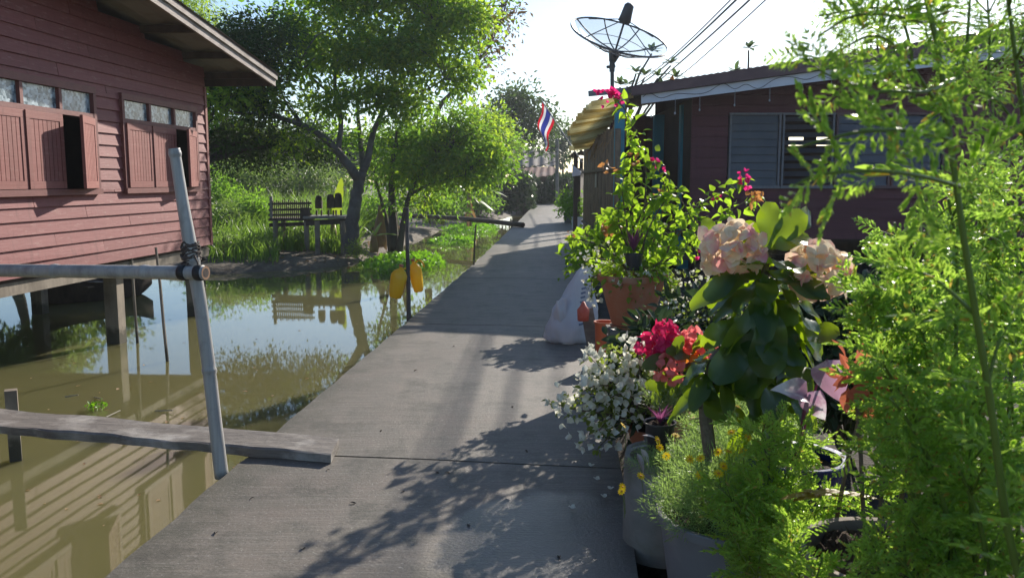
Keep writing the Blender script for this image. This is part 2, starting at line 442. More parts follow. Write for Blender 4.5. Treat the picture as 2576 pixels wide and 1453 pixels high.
M['thread'] = mat_leaf('thread_leaf', (.15, .25, .09), (.21, .31, .12), (.42, .62, .14), .45, .45, .4)
M['fern'] = mat_leaf('ferny_leaf', (.12, .18, .07), (.18, .24, .10), (.30, .42, .12), .4)
M['purple'] = mat_leaf('purple_leaf', (.11, .03, .07), (.24, .08, .16), (.45, .12, .28), .35)
M['paleleaf'] = mat_leaf('silvery_leaf', (.42, .36, .40), (.55, .50, .52), (.5, .4, .45), .3, .35, .6)
M['croton'] = mat_leaf('croton_leaf', (.50, .10, .07), (.55, .22, .10), (.75, .22, .12), .4)
M['frangi'] = mat_leaf('frangipani_leaf', (.05, .085, .045), (.08, .12, .06), (.12, .2, .06), .35)
M['cream'] = mat_petal('cream_pink_bracts', (.90, .76, .54), (.84, .28, .34), .35, 13, .47, .63)
M['white_bract'] = mat_petal('white_bracts', (.80, .79, .66), (.86, .86, .80), .42, 10)
M['magenta'] = mat_petal('magenta_bracts', (.78, .03, .22), (.86, .10, .34), .5, 12)
M['crimson'] = mat_petal('crimson_bracts', (.66, .02, .12), (.78, .07, .20), .4, 12)
M['coral'] = mat_petal('coral_bracts', (.88, .20, .20), (.90, .36, .30), .45, 14)
M['orangelf'] = mat_petal('orange_petals', (.80, .30, .04), (.85, .42, .05), .4, 14)
M['ydaisy'] = mat_petal('yellow_rays', (.88, .58, .01), (.90, .66, .02), .4, 14)
M['core'] = mat_noise('flower_centre', (.55, .22, .02), (.65, .32, .03), 60, .8)

def mk_caladium():
    t = NT('caladium_leaf'); o = t.coord((1, 1, 1))
    f = t.ramp(t.noise(9, o, 4), .38, .56)
    c = t.mix(f, (.80, .74, .78), (.38, .22, .31))
    a = t.bsdf(c, .35, t.bump(t.noise(25, o, 3), .3, .01), Specular_IOR_Level=.5)
    b = t.n('ShaderNodeBsdfTranslucent', {'Color': t.mix(f, (.85, .82, .84), (.45, .25, .36))}).outputs[0]
    return t.fin(t.n('ShaderNodeMixShader', {0: .35, 1: a, 2: b}).outputs[0])
M['caladium'] = mk_caladium()
def mk_mesh():
    t = NT('dish_mesh'); v = t.coord((90, 90, 90))
    a = t.bsdf((.20, .22, .26), .45, Metallic=.3)
    b = t.n('ShaderNodeBsdfTransparent', {'Color': (1, 1, 1)}).outputs[0]
    return t.fin(t.n('ShaderNodeMixShader', {0: .42, 1: b, 2: a}).outputs[0])
M['dish'] = mk_mesh()
def mk_flag():
    t = NT('flag_stripes'); c = t.n('ShaderNodeUVMap')
    sep = t.n('ShaderNodeSeparateXYZ'); t.set(sep.inputs[0], c.outputs[0])
    v = sep.outputs[1]
    d = t.math('ABSOLUTE', t.math('SUBTRACT', v, .5))
    white = t.math('LESS_THAN', d, 1/3.); blue = t.math('LESS_THAN', d, 1/6.)
    k = t.mix(white, (.66, .02, .04), (.82, .82, .84)); k = t.mix(blue, k, (.035, .05, .30))
    a = t.bsdf(k, .7); b = t.n('ShaderNodeBsdfTranslucent', {'Color': k}).outputs[0]
    return t.fin(t.n('ShaderNodeMixShader', {0: .5, 1: a, 2: b}).outputs[0])
M['flag'] = mk_flag()
# ------------------------------------------------------------------ light, sky, camera
SUN = nrm(np.array([.2338, .4541, .25]))
EL = math.asin(SUN[2]); AZ = math.atan2(SUN[0], SUN[1])
w = bpy.data.worlds.new('World'); sc.world = w; w.use_nodes = True
nt = w.node_tree; nt.nodes.clear()
sky = nt.nodes.new('ShaderNodeTexSky'); sky.sky_type = 'NISHITA'; sky.sun_disc = False
sky.sun_elevation = EL; sky.sun_rotation = AZ; sky.air_density = 1.0; sky.dust_density = .6; sky.ozone_density = 3.5
bg = nt.nodes.new('ShaderNodeBackground'); bg.inputs[1].default_value = SKY_STRENGTH
wo = nt.nodes.new('ShaderNodeOutputWorld')
nt.links.new(sky.outputs[0], bg.inputs[0]); nt.links.new(bg.outputs[0], wo.inputs[0])
l = bpy.data.lights.new('sun', 'SUN'); l.energy = SUN_STRENGTH; l.angle = R(.53); l.color = (1, .92, .81)
lo = bpy.data.objects.new('sun', l); col.objects.link(lo)
lo.rotation_euler = Vector(-SUN).to_track_quat('-Z', 'Y').to_euler(); lo.location = (10, 20, 12)
cam = bpy.data.cameras.new('camera'); co = bpy.data.objects.new('camera', cam); col.objects.link(co)
cam.sensor_width = 36; cam.lens = 36*F/W; cam.clip_start = .05; cam.clip_end = 3000
co.location = (0, 0, CZ); co.rotation_euler = (math.pi/2-PITCH, 0, 0)
cam.dof.use_dof = True; cam.dof.focus_distance = 6.0; cam.dof.aperture_fstop = 8.0
sc.camera = co
sc.view_settings.view_transform = 'Standard'; sc.view_settings.look = 'None'
sc.view_settings.exposure = EXPOSURE; sc.view_settings.gamma = 1
sc.cycles.use_denoising = True
sc.cycles.max_bounces = 8; sc.cycles.transparent_max_bounces = 12
sc.cycles.sample_clamp_indirect = 6

# ------------------------------------------------------------------ ground, canal, path
WZ = -.6
KY = 1.1667                            # left bank and red house, scaled about the camera to stand further out
PLx = lambda y: np.interp(y, [-8, 3.08, 6.1, 9.2, 16.1, 31, 44, 54, 64], [-2.30, -1.57, -1.36, -1.13, -.67, .17, .85, 1.55, 2.3])
PRx = lambda y: PLx(y)+np.interp(y, [0, 4, 8, 16, 60], [2.02, 2.06, 2.02, 2.08, 2.2])

bank = np.array([(-60, 17.5), (-14, 16.8), (-5.8, 16.4), (-4.7, 17.0), (-4.0, 17.3), (-3.45, 18.6), (-3.3, 21.5), (-2.8, 26.6),
                 (-2.5, 32), (-1.2, 38), (-.2, 43), (.6, 50), (1.2, 58)])*KY
def bank_dist(x, y):                   # positive on the land side
    d = np.full(x.shape, 1e9); sgn = np.ones(x.shape)
    for a, b in zip(bank[:-1], bank[1:]):
        ab = b-a; t = np.clip(((x-a[0])*ab[0]+(y-a[1])*ab[1])/(ab@ab), 0, 1)
        q = np.hypot(x-a[0]-t*ab[0], y-a[1]-t*ab[1])
        c = ab[0]*(y-a[1])-ab[1]*(x-a[0])
        m = q < d; d = np.where(m, q, d); sgn = np.where(m, np.sign(c), sgn)
    return d*sgn
def hash2(x, y, s):
    return np.sin(x*1.7*s+1.3*np.sin(y*1.1*s))*.5+np.sin(y*2.3*s+1.7*np.sin(x*1.9*s+.5))*.5
def ground_z(x, y):
    d = bank_dist(x, y)
    z = np.interp(d, [-2.5, -.6, 0, .35, 1.2, 4, 30], [-1.6, -1.05, -.61, -.46, -.36, -.27, -.1])
    z = z+.05*hash2(x, y, 1.6)*np.clip(d+.8, 0, 1)+.025*hash2(x, y, 6)*np.clip(d+.8, 0, 1)
    right = x-PRx(y)
    zr = np.interp(right, [-1.6, -.3, .1, 1.5, 30], [-1.3, -.75, -.16, -.12, .1])
    far = np.interp(y, [58, 66], [0, 1])
    z = np.maximum(z, zr)
    return z*(1-far)+far*.05
gx = np.unique(np.concatenate([np.linspace(-400, -30, 12), np.linspace(-30, -12, 20), np.linspace(-12, 4, 100), np.linspace(4, 30, 20), np.linspace(30, 400, 12)]))
gy = np.unique(np.concatenate([np.linspace(-60, 14, 40), np.linspace(14, 34, 100), np.linspace(34, 70, 70), np.linspace(70, 900, 14)]))
X, Y = np.meshgrid(gx, gy, indexing='ij')
m = MB(); m.grid(np.stack([X, Y, ground_z(X, Y)], 2)[:, ::-1])
m.build('ground', M['mud'], smooth=True, kind='structure')
m = MB(); m.grid(np.array([[(-90, -50, WZ), (-90, 62, WZ)], [(6, -50, WZ), (6, 62, WZ)]])[:, ::-1])
m.build('canal_water', M['water'], kind='structure')

def path_slabs():
    m = MB()
    jl = [4.6+4.33*k for k in range(-3, 14)]
    dj = .27
    for a, b in zip(jl[:-1], jl[1:]):
        a += .010; b -= .010
        n = max(6, int((b-a)/.18)) if b < 20 else 8
        rows = []
        for i in range(n+1):
            t = i/n; yl = a+(b-a)*t; yr = yl-dj
            e = .004*math.sin(yl*9.3)+.004*math.sin(yl*23.1)+.007*math.sin(yl*41)*math.sin(yl*3) if 0 < i < n else 0.02
            L = np.array([PLx(yl)+e, yl]); Rr = np.array([PRx(yr), yr])
            row = []
            for s_, z in ((0, -.95), (0, -.012), (.006, 0), (.25, .0), (.5, .004), (.75, 0), (1, 0), (1, -.4)):
                q = L*(1-s_)+Rr*s_
                row.append((q[0], q[1], z))
            rows.append(row)
        base = m.n; k = len(rows[0])
        m.grid(np.array(rows))
        m.Fc.append([base+j for j in range(k)][::-1]); m.Fc.append([base+n*k+j for j in range(k)])
    return m
path_slabs().build('concrete_path', M['concrete'], kind='structure')
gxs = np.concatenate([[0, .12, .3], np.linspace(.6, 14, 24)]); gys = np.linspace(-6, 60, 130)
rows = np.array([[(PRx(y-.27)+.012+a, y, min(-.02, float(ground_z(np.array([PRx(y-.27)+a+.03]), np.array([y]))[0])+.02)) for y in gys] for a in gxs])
m = MB(); m.grid(rows[:, ::-1]); m.build('shade_dark_soil', M['shade_ground'], smooth=True, kind='structure')  # dark sheet over the mud, its colour standing in for shade
m = MB()
ys = np.arange(-8, 62, 2.)
m.grid(np.array([[(PLx(y)+.03, y, -.05), (PRx(y-.27)-.03, y-.27, -.05)] for y in ys]))
m.build('path_joint_bed', M['darkwood'], kind='structure')

# ------------------------------------------------------------------ the red house on stilts, left
HC = np.array([-4.063, 11.47, 0.]); hw = np.array([.073, .9973, 0]); hn = np.array([.9973, -.073, 0]); hz = np.array([0, 0, 1.])
def HL(s, o, z): return HC*KY+(hw*s+hn*o)*KY+hz*(WZ+(z+.3)*KY)
house = empty('wooden_house', HL(0, 0, -.3), 'faded red clapboard house on stilts in the water, shuttered windows facing the path', 'house')
WIN = [(-4.43, -2.70), (-2.16, -.36)]; WZ0, WZ1 = 1.41, 2.40
SL = .129
def roof_z(s): return 2.80+SL*(.66-s) if s > -5.2 else 2.80+SL*(5.86)-SL*(-5.2-s)
def hl_box(m, s0, s1, o0, o1, z0, z1):
    m.hexa([HL(s0, o0, z0), HL(s1, o0, z0), HL(s1, o1, z0), HL(s0, o1, z0), HL(s0, o0, z1), HL(s1, o0, z1), HL(s1, o1, z1), HL(s0, o1, z1)])
def siding():
    m = MB(); S0, S1 = -10.4, 0.
    z = .654; row = 0
    while z < 3.7:
        zt = z+.122
        bands = sorted({z, zt, *[c for c in (WZ0, WZ1) if z < c < zt]})
        for a, b in zip(bands[:-1], bands[1:]):
            mid = (a+b)/2
            spans = [(S0, S1)] if not (WZ0 < mid < WZ1) else [(S0, WIN[0][0]), (WIN[0][1], WIN[1][0]), (WIN[1][1], S1)]
            for s0, s1 in spans:
                # random butt joints
                cuts = [s0, s1]
                if s1-s0 > 5:
                    k = -3.1+((row*1.37) % 2.2)-.9
                    cuts = [s0, k-3.2, k, s1] if k < s1-.3 else [s0, k-3.2, s1]
                for c0, c1 in zip(cuts[:-1], cuts[1:]):
                    e1 = c1-.003; e0 = c0+.003
                    if b > 2.93:
                        e1 = min(e1, .66-(b-2.93)/SL); e0 = max(e0, -11.06+(b-2.93)/SL)
                        if e1-e0 < .2: continue
                    oa = .020*(1-(a-z)/(zt-z))+.004; ob = .020*(1-(b-z)/(zt-z))+.004
                    jit = .003*math.sin(row*7.1+c0)
                    v = [HL(e0, -.02, a), HL(e1, -.02, a), HL(e1, oa+jit, a), HL(e0, oa, a), HL(e0, -.02, b+.004), HL(e1, -.02, b+.004), HL(e1, ob, b+.004), HL(e0, ob, b+.004)]
                    m.hexa(v)
        z = zt; row += 1
    return m
siding().build('wall', M['red'], house)
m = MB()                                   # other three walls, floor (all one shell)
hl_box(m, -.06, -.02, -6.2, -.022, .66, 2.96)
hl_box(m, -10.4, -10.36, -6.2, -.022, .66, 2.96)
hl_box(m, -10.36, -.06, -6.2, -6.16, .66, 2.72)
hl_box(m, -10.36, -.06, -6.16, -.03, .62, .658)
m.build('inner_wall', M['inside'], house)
m = MB(); hl_box(m, -.045, .012, .0, .030, .645, 2.72)
m.build('corner_board', M['red_sh'], house)
m = MB()
hl_box(m, -10.4, -.0, -.16, -.03, .50, .615)
for s_ in (-2.2, -4.4, -6.6, -8.8): hl_box(m, s_-.05, s_+.05, -6, -.17, .49, .612)
m.build('floor_beam', M['stilt'], house)
m = MB(); m.bar(HL(.05, -.25, .62), HL(.05, -6, .62), .1, .12); m.build('floor_beam', M['stilt'], house)
for s_ in (-.10, -2.09, -4.3, -6.5, -8.7):
    for o_ in (-.215, -2.4, -4.6):
        m = MB(); hl_box(m, s_-.075, s_+.075, o_-.075, o_+.075, -1.2, .485); m.build('stilt', M['stilt'], house)

def make_window(s0, s1, angle):
    fr = MB(); t = .045
    W3 = (s1-s0)/3
    hl_box(fr, s0-.02, s1+.02, -.05, .052, WZ1-.03, WZ1+.035)
    hl_box(fr, s0-.03, s1+.03, -.05, .065, WZ0-.045, WZ0+.012)
    hl_box(fr, s0-.02, s0+.03, -.05, .05, WZ0+.014, WZ1-.032)
    hl_box(fr, s1-.03, s1+.02, -.05, .05, WZ0+.014, WZ1-.032)
    hl_box(fr, s0+.032, s1-.032, -.05, .046, 2.125, 2.17)
    for k in (1, 2): hl_box(fr, s0+k*W3-.022, s0+k*W3+.022, -.05, .044, 2.172, WZ1-.033)
    win = fr.build('window', M['maroon_trim'], house)
    for k in range(3):
        g = MB(); a = s0+k*W3+(.032 if k == 0 else .024); b = s0+(k+1)*W3-(.032 if k == 2 else .024)
        hl_box(g, a, b, -.01, .008, 2.172, WZ1-.033); g.build('pane', M['glasspat'], win)
    for k in range(3):
        a = s0+k*W3+(.033 if k == 0 else .004); b = s0+(k+1)*W3-(.033 if k == 2 else .004)
        th = angle if k == 2 else .02
        X = hw*-math.cos(th)+hn*math.sin(th); Nn = hn*math.cos(th)+hw*math.sin(th)
        wd = b-a; hg = HL(b, .028, 0)
        sh = MB(); z0, z1 = WZ0+.018, 2.122
        def pb(x0, x1, za, zb, th0, th1):
            q = [hg+(X*a_+Nn*b_)*KY for a_, b_ in ((x1, th0), (x0, th0), (x0, th1), (x1, th1))]
            sh.hexa([p+hz*za*KY for p in q]+[p+hz*zb*KY for p in q])
        pb(0, wd, z0, z0+.07, 0, .028); pb(0, wd, z1-.07, z1, 0, .028)
        pb(0, .055, z0+.071, z1-.071, 0, .028); pb(wd-.055, wd, z0+.071, z1-.071, 0, .028)
        n = 7; st = (wd-.11)/n
        for i in range(n): pb(.055+i*st+.004, .055+(i+1)*st-.004, z0+.071, z1-.071, .005, .022)
        pb(.056, wd-.056, z0+.071, z1-.071, .003, .0048)
        sh.build('shutter', M['red_sh'], win, label='shutter swung part way open' if k == 2 else None)
    return win
make_window(*WIN[0], R(18.5)); make_window(*WIN[1], R(15))
# roof: two corrugated slopes, bargeboards, purlins
rf = MB()
def slope(sA, sB):
    n = 90; rows = []
    for zoff in (0, .02):
        for i in range(n+1):
            o = -6.9+(7.68)*i/n
            rr = []
            for s_ in np.linspace(sA, sB, 8):
                rr.append(HL(s_, o, roof_z(s_)+.155+zoff+.012*math.sin(i*2*math.pi/4)))
            rows.append(rr)
    rf.grid(np.array(rows[:n+1])); rf.grid(np.array(rows[n+1:])[:, ::-1])
slope(.74, -5.2); slope(-5.2, -11.2)
roof = rf.build('roof', M['sheet'], house)
for o_ in (.74, -6.85):
    for sA, sB in ((.66, -5.2), (-5.2, -11.1)):
        m = MB()
        v = []
        for z0 in (0, .142):
            v += [HL(sA, o_-.028, roof_z(sA)+z0), HL(sB, o_-.028, roof_z(sB)+z0), HL(sB, o_, roof_z(sB)+z0), HL(sA, o_, roof_z(sA)+z0)]
        m.hexa(v)
        v = []
        for z0 in (.085, .150):
            v += [HL(sA+.01, o_+.003, roof_z(sA)+z0), HL(sB, o_+.003, roof_z(sB)+z0), HL(sB, o_+.026, roof_z(sB)+z0), HL(sA+.01, o_+.026, roof_z(sA)+z0)]
        m.hexa(v)
        m.build('bargeboard', M['barge'], house)
m = MB()
for s_ in (.45, -.55, -1.6, -2.7, -3.8, -5.2, -6.5, -7.8, -9.2):
    hl_box(m, s_-.035, s_+.035, -6.8, .70, roof_z(s_)+.055, roof_z(s_)+.135)
m.build('purlin', M['darkwood'], roof)
m = MB(); hl_box(m, .62, .645, -6.8, .70, 2.80, 2.94); m.build('eave_board', M['darkwood'], house)
# a calendar-like sheet on a rail inside the open window
m = MB(); hl_box(m, -3.16, -2.98, -.6, -.594, 1.93, 2.13); m.build('paper_sheet', M['paper'], None, label='pale paper sheet hanging inside the half open window', cat='paper')

# ------------------------------------------------------------------ the maroon louvred house, right
YF, YWALL = 13.9, 14.8
rh = empty('wooden_house', (4, YWALL, -.15), 'dark maroon board house with louvre windows and a sloping roof edge behind the flowers', 'house')
def rz(x): return 2.97+.15*(x-1.97)
louv = [(P(1835, 380, YWALL)[0], P(1958, 380, YWALL)[0]), (P(1968, 380, YWALL)[0], P(2092, 380, YWALL)[0]), (P(2102, 380, YWALL)[0], P(2236, 380, YWALL)[0]), (P(2246, 380, YWALL)[0], P(2370, 380, YWALL)[0])]
LZ0, LZ1 = P(1900, 466, YWALL)[2], P(1900, 290, YWALL)[2]
XW0, XW1 = P(1738, 380, YWALL)[0], 13.
def rsiding():
    m = MB(); z = .5; row = 0
    while z < 5.:
        zt = z+.175
        bands = sorted({z, zt, *[c for c in (LZ0, LZ1) if z < c < zt]})
        for a, b in zip(bands[:-1], bands[1:]):
            mid = (a+b)/2
            spans = [(XW0, XW1)] if not LZ0 < mid < LZ1 else [(XW0, louv[0][0]-.04), (louv[3][1]+.04, XW1)]
            for x0, x1 in spans:
                if b > rz(x0)-.03: x0 = max(x0, (b+.03-2.97)/.15+1.97)
                if x1-x0 < .2: continue
                oa = .034*(1-(a-z)/(zt-z)); ob = .034*(1-(b-z)/(zt-z))
                m.hexa([(x0, YWALL-oa, a), (x1, YWALL-oa, a), (x1, YWALL+.03, a), (x0, YWALL+.03, a), (x0, YWALL-ob, b+.003), (x1, YWALL-ob, b+.003), (x1, YWALL+.03, b+.003), (x0, YWALL+.03, b+.003)])
        z = zt; row += 1
    return m
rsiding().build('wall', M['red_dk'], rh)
YB = 18.6
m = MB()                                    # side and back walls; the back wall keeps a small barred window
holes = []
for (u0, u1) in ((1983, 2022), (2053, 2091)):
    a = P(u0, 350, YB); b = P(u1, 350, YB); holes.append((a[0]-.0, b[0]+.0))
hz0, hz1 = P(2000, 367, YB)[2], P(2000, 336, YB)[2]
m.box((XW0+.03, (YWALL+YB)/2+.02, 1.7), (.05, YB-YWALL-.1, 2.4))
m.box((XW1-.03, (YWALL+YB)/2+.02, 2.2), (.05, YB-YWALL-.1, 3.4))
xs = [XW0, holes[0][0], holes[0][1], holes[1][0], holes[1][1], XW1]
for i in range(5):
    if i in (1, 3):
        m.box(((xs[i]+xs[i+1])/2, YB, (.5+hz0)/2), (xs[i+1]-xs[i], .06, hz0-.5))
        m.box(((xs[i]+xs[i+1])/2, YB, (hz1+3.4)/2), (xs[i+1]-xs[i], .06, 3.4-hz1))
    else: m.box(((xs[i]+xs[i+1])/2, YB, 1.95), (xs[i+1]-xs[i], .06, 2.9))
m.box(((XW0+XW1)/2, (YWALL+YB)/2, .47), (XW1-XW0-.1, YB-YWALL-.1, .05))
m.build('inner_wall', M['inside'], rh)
for i, (a, b) in enumerate(louv):
    f = MB(); t = .035
    f.box((a+t/2-.02, YWALL-.02, (LZ0+LZ1)/2), (t, .07, LZ1-LZ0)); f.box((b-t/2+.02, YWALL-.02, (LZ0+LZ1)/2), (t, .07, LZ1-LZ0))
    f.box(((a+b)/2, YWALL-.022, LZ1+.02), (b-a+.06, .075, .036)); f.box(((a+b)/2, YWALL-.03, LZ0-.03), (b-a+.06, .1, .05))
    win = f.build('window', M['alu_dk'] if i < 2 else M['fascia'], rh)
    n = 9; st = (LZ1-LZ0)/n; g = MB()
    ang = R(12) if i != 1 else R(52)
    for k in range(n):
        zc = LZ0+(k+.5)*st
        hh = st*1.12 if i != 1 else st*1.0
        Z = np.array([0, math.sin(ang), math.cos(ang)]); Yv = np.array([0, math.cos(ang), -math.sin(ang)])
        g.box(((a+b)/2, YWALL-.012, zc), (b-a-.045, .006, hh), (1, 0, 0), Yv, Z)
    g.build('louvre_slats', M['louvre'] if i == 0 else M['louvre_dk'], win)
# roof, fascia boards
XR0, XR1 = P(1588, 235, YF)[0], 13.6
m = MB()
rows = []
for y in np.linspace(YF, YB+.5, 6): rows.append([(x, y, rz(x)+.03+.006*math.sin(x*60)) for x in np.linspace(XR0-.05, XR1, 600)])
m.grid(np.array(rows)); m.grid(np.array(rows)[:, ::-1]+np.array([0, 0, .012]))
rroof = m.build('roof', M['tinroof'], rh)
m = MB()
fz = lambda x: .135+.016*(x-1.97)
m.hexa([(XR0, YF-.03, rz(XR0)+.02-fz(XR0)), (XR1, YF-.03, rz(XR1)+.02-fz(XR1)), (XR1, YF-.004, rz(XR1)+.02-fz(XR1)), (XR0, YF-.004, rz(XR0)+.02-fz(XR0)),
        (XR0, YF-.03, rz(XR0)+.03), (XR1, YF-.03, rz(XR1)+.03), (XR1, YF-.004, rz(XR1)+.03), (XR0, YF-.004, rz(XR0)+.03)])
m.build('fascia_board', M['fascia'], rh)
xb0 = P(1615, 235, YF)[0]; m = MB()
bz = lambda x: rz(x)+.012-fz(x)
m.hexa([(xb0, YF+.05, bz(xb0)-.135), (XR1, YF+.05, bz(XR1)-.24), (XR1, YF+.08, bz(XR1)-.24), (xb0, YF+.08, bz(xb0)-.135),
        (xb0, YF+.05, bz(xb0)), (XR1, YF+.05, bz(XR1)), (XR1, YF+.08, bz(XR1)), (xb0, YF+.08, bz(xb0))])
m.build('soffit_board', M['white'], rh)
for (u, Y, wd, zt) in ((1557, 13.98, .155, 2.80), (1722, 15.6, .20, 2.85), (1655, 17.3, .20, 2.8)):
    x = P(u, 400, Y)[0]; m = MB(); m.box((x, Y, (zt-.15)/2), (wd, wd*.8, zt+.15)); m.build('porch_post', M['teal'], rh)
m = MB(); m.box((2.95, 18.2, 1.55), (1.8, .06, 2.6)); m.build('porch_wall', M['red_dk'], rh)
m = MB(); m.box((2.55, 18.14, 1.25), (.75, .04, 1.9)); m.build('door', M['darkwood'], rh)
m = MB(); m.box((2.45, 16.3, .22), (2.2, 3.8, .1)); m.build('porch_floor', M['darkwood'], rh)
for x in (XW0+.2, 5.4, 7.6, 9.8, 12):
    for y in (YWALL+.15, YB-.2):
        m = MB(); m.box((x, y, .16), (.16, .16, .58)); m.build('stilt', M['darkwood'], rh)
m = MB(); m.box(((XW0+XW1)/2, YB-.4, .15), (XW1-XW0, .06, .56)); m.build('skirting_board', M['darkwood'], rh)
# grey ridge flashing over the blind
m = MB()
a, b = P(1480, 236, 14.05), P(1592, 226, 14.05)
m.bar(a, b, .03, .09); m.bar(P(1494, 232, 14.1), P(1494, 226, 14.1), .05, .05, up=(0, 1, 0)); m.build('roof_flashing', M['flash'], rh)
# fairy lights along the white board
m = MB(); pts = []
for i in range(150):
    t = i/149; x = xb0+.02+t*6.2
    pts.append((x, YF+.035+.012*math.cos(i*.9), bz(x)-.06-.05*(x-xb0)/8+.040*math.sin(i*.50+1.3*math.sin(i*.17))+.035*math.sin(i*.23+1)))
m.tube(np.array(pts), .0045, 5)
sl = m.build('string_lights', M['wire'], None, label='dark fairy light cable curling along the white roof board with hanging bulbs', cat='string lights')
for u in (1640, 1700, 1762, 1850, 1938, 2020, 2092, 2165):
    x = P(u, 235, YF)[0]; m = MB(); zt = bz(x)-.12
    m.tube(np.array([(x, YF+.03, zt), (x+.004, YF+.03, zt-.22)]), .003, 4); m.lathe([(0, -.26), (.014, -.25), (.016, -.235), (.006, -.215), (0, -.215)], (x, YF+.03, zt), 8)
    m.build('bulb', M['bulb'], sl)

# bamboo screen wall and slatted blind beside the path
sc0, sc1 = np.array([1.70, 13.75, 0]), np.array([1.84, 21.6, 0])
m = MB(); L = np.linalg.norm(sc1-sc0); dr = (sc1-sc0)/L; nn = np.array([-dr[1], dr[0], 0])
n = 84
for i in range(n):
    p = sc0+dr*(L*(i+.5)/n); r = .047+.006*random.random(); hgt = 2.28+.14*random.random()
    q = p+nn*(.012*random.random()); m.tube(np.array([q+hz*-.1, q+hz*1.1+dr*.01*random.random(), q+hz*hgt]), r, 6)
scr = empty('bamboo_screen', sc0, 'tall brown screen wall of upright bamboo slats along the right edge of the path', 'screen')
m.build('slat_panel', M['screen'], scr, smooth=True)
m = MB()
for z in (.5, 1.7): m.bar(sc0+hz*z+nn*.07, sc1+hz*z+nn*.07, .05, .05)
m.build('rail', M['brownwood'], scr)
m = MB(); q = sc0+dr*3.6+nn*.075+hz*1.52; m.bar(q, q+dr*.02+hz*.0, .2, .2, up=hz); mb = MB()
mb.box(sc0+dr*3.4+nn*.085+hz*1.50, (.02, .20, .26)); mb.tube(np.array([sc0+dr*3.4+nn*.085+hz*1.63, sc0+dr*3.4+nn*.085+hz*1.72]), .004, 5)
mb.build('yellow_tag', M['paper'], None, label='small yellowish card hanging on the bamboo screen', cat='tag')
aw = empty('bamboo_awning', (1.5, 14, 2.8), 'pale yellow awning of bamboo sticks jutting over the path edge', 'awning')
m = MB()
ks = 21
lu = [(0, 1490, 258), (.12, 1470, 272), (.3, 1448, 298), (.5, 1433, 324), (.75, 1437, 350), (1, 1441, 372)]
ru = [(0, 1592, 240), (.12, 1566, 262), (.3, 1556, 278), (.5, 1540, 302), (.75, 1520, 332), (1, 1497, 366)]
for i in range(ks):
    t = i/(ks-1); Yk = 14.15+4.6*t**1.1
    lu_ = [np.interp(t, [q[0] for q in lu], [q[k] for q in lu]) for k in (1, 2)]
    ru_ = [np.interp(t, [q[0] for q in ru], [q[k] for q in ru]) for k in (1, 2)]
    a = P(lu_[0]+5-14*random.random()**2, lu_[1]+2*random.random(), Yk); b = P(ru_[0], ru_[1], Yk)
    a = a+nrm(a-b)*.04*random.random()
    mid = (a+b)/2+np.array([0, 0, -.012])
    m.tube(np.array([a, mid, b]), .040+.012*random.random(), 8)
m.build('stick_panel', M['straw'], aw, smooth=True)
m = MB()
for f_ in (.25, .75):
    pts = []
    for t in np.linspace(0, 1, 7):
        Yk = 14.15+4.6*t**1.1
        a = P(*[np.interp(t, [q[0] for q in lu], [q[k] for q in lu]) for k in (1, 2)], Yk); b = P(*[np.interp(t, [q[0] for q in ru], [q[k] for q in ru]) for k in (1, 2)], Yk)
        pts.append(a*(1-f_)+b*f_+hz*.055)
    m.tube(np.array(pts), .022, 6)
m.build('batten', M['brownwood'], aw)
# dry thatch fringe under the awning
m = MB(); N = 260
t = rng.random(N); base = np.array([P(1500+60*(1-k)+10*rng.normal(), 372-60*(1-k), 14.3+5*k) for k in t])
m.scatter(leaf(.12, 3, .1, .25, 'lance'), base, np.stack([rng.normal(0, .25, N), rng.normal(0, .25, N), -np.ones(N)], 1), rand_dirs(N), .25+.25*rng.random(N))
m.build('thatch_fringe', M['deadleaf'], aw)
# ------------------------------------------------------------------ bamboo railing, plank bridge, stakes
Yb = 4.28
rail = empty('bamboo_railing', G(556, 1188), 'grey bamboo pole lashed to a horizontal bamboo rail beside the plank bridge', 'railing')
def bamboo(m, pts, radii, nodes, n=14):
    pts = np.asarray(pts, float); L = np.concatenate([[0], np.cumsum(np.linalg.norm(np.diff(pts, axis=0), axis=1))]); T = L[-1]
    ts = sorted(set(list(np.linspace(0, 1, 40))+[k+d for k in nodes for d in (-.012, -.005, 0, .005, .012)])); ts = [t for t in ts if 0 <= t <= 1]
    c = np.array([[np.interp(t*T, L, pts[:, k]) for k in range(3)] for t in ts]); r = []
    for t in ts:
        q = np.interp(t*T, L, radii)
        d = min([abs(t-k) for k in nodes] or [1])
        q *= 1.13 if d < .001 else (1.08 if d < .006 else (.97 if d < .0125 else 1.))
        r.append(q)
    m.tube(c, np.array(r), n)
pp = [P(558, 1200, Yb), P(541, 1060, Yb), P(524, 912, Yb), P(505, 770, Yb), P(481, 632, Yb-.01), P(461, 520, Yb-.01), P(447, 430, Yb), P(438, 374, Yb)]
m = MB(); bamboo(m, pp, [.036, .034, .034, .033, .034, .030, .028, .029], [.335, .67, .985]); m.build('pole', M['bamboo'], rail, smooth=True)
ra, rb = P(517, 686, 4.21), P(-500, 674, 4.95)
m = MB(); dd = (rb-ra)
bamboo(m, [ra, ra+dd*.25, ra+dd*.6, rb], [.034, .035, .0345, .033], [.13, .335, .56, .8]); rl = m.build('rail', M['bamboo'], rail, smooth=True)
e = nrm(ra-rb); ez = np.array([0, 0, 1.]); ex = np.cross(e, ez)
m = MB(); k = 20; ringo = []; ringi = []; deep = []
for i in range(k):
    a = 2*math.pi*i/k; d_ = ex*math.cos(a)+ez*math.sin(a)
    ringo.append(ra+e*.002+d_*.0345); ringi.append(ra+e*.002+d_*.024); deep.append(ra+e*.0025+d_*.0235)
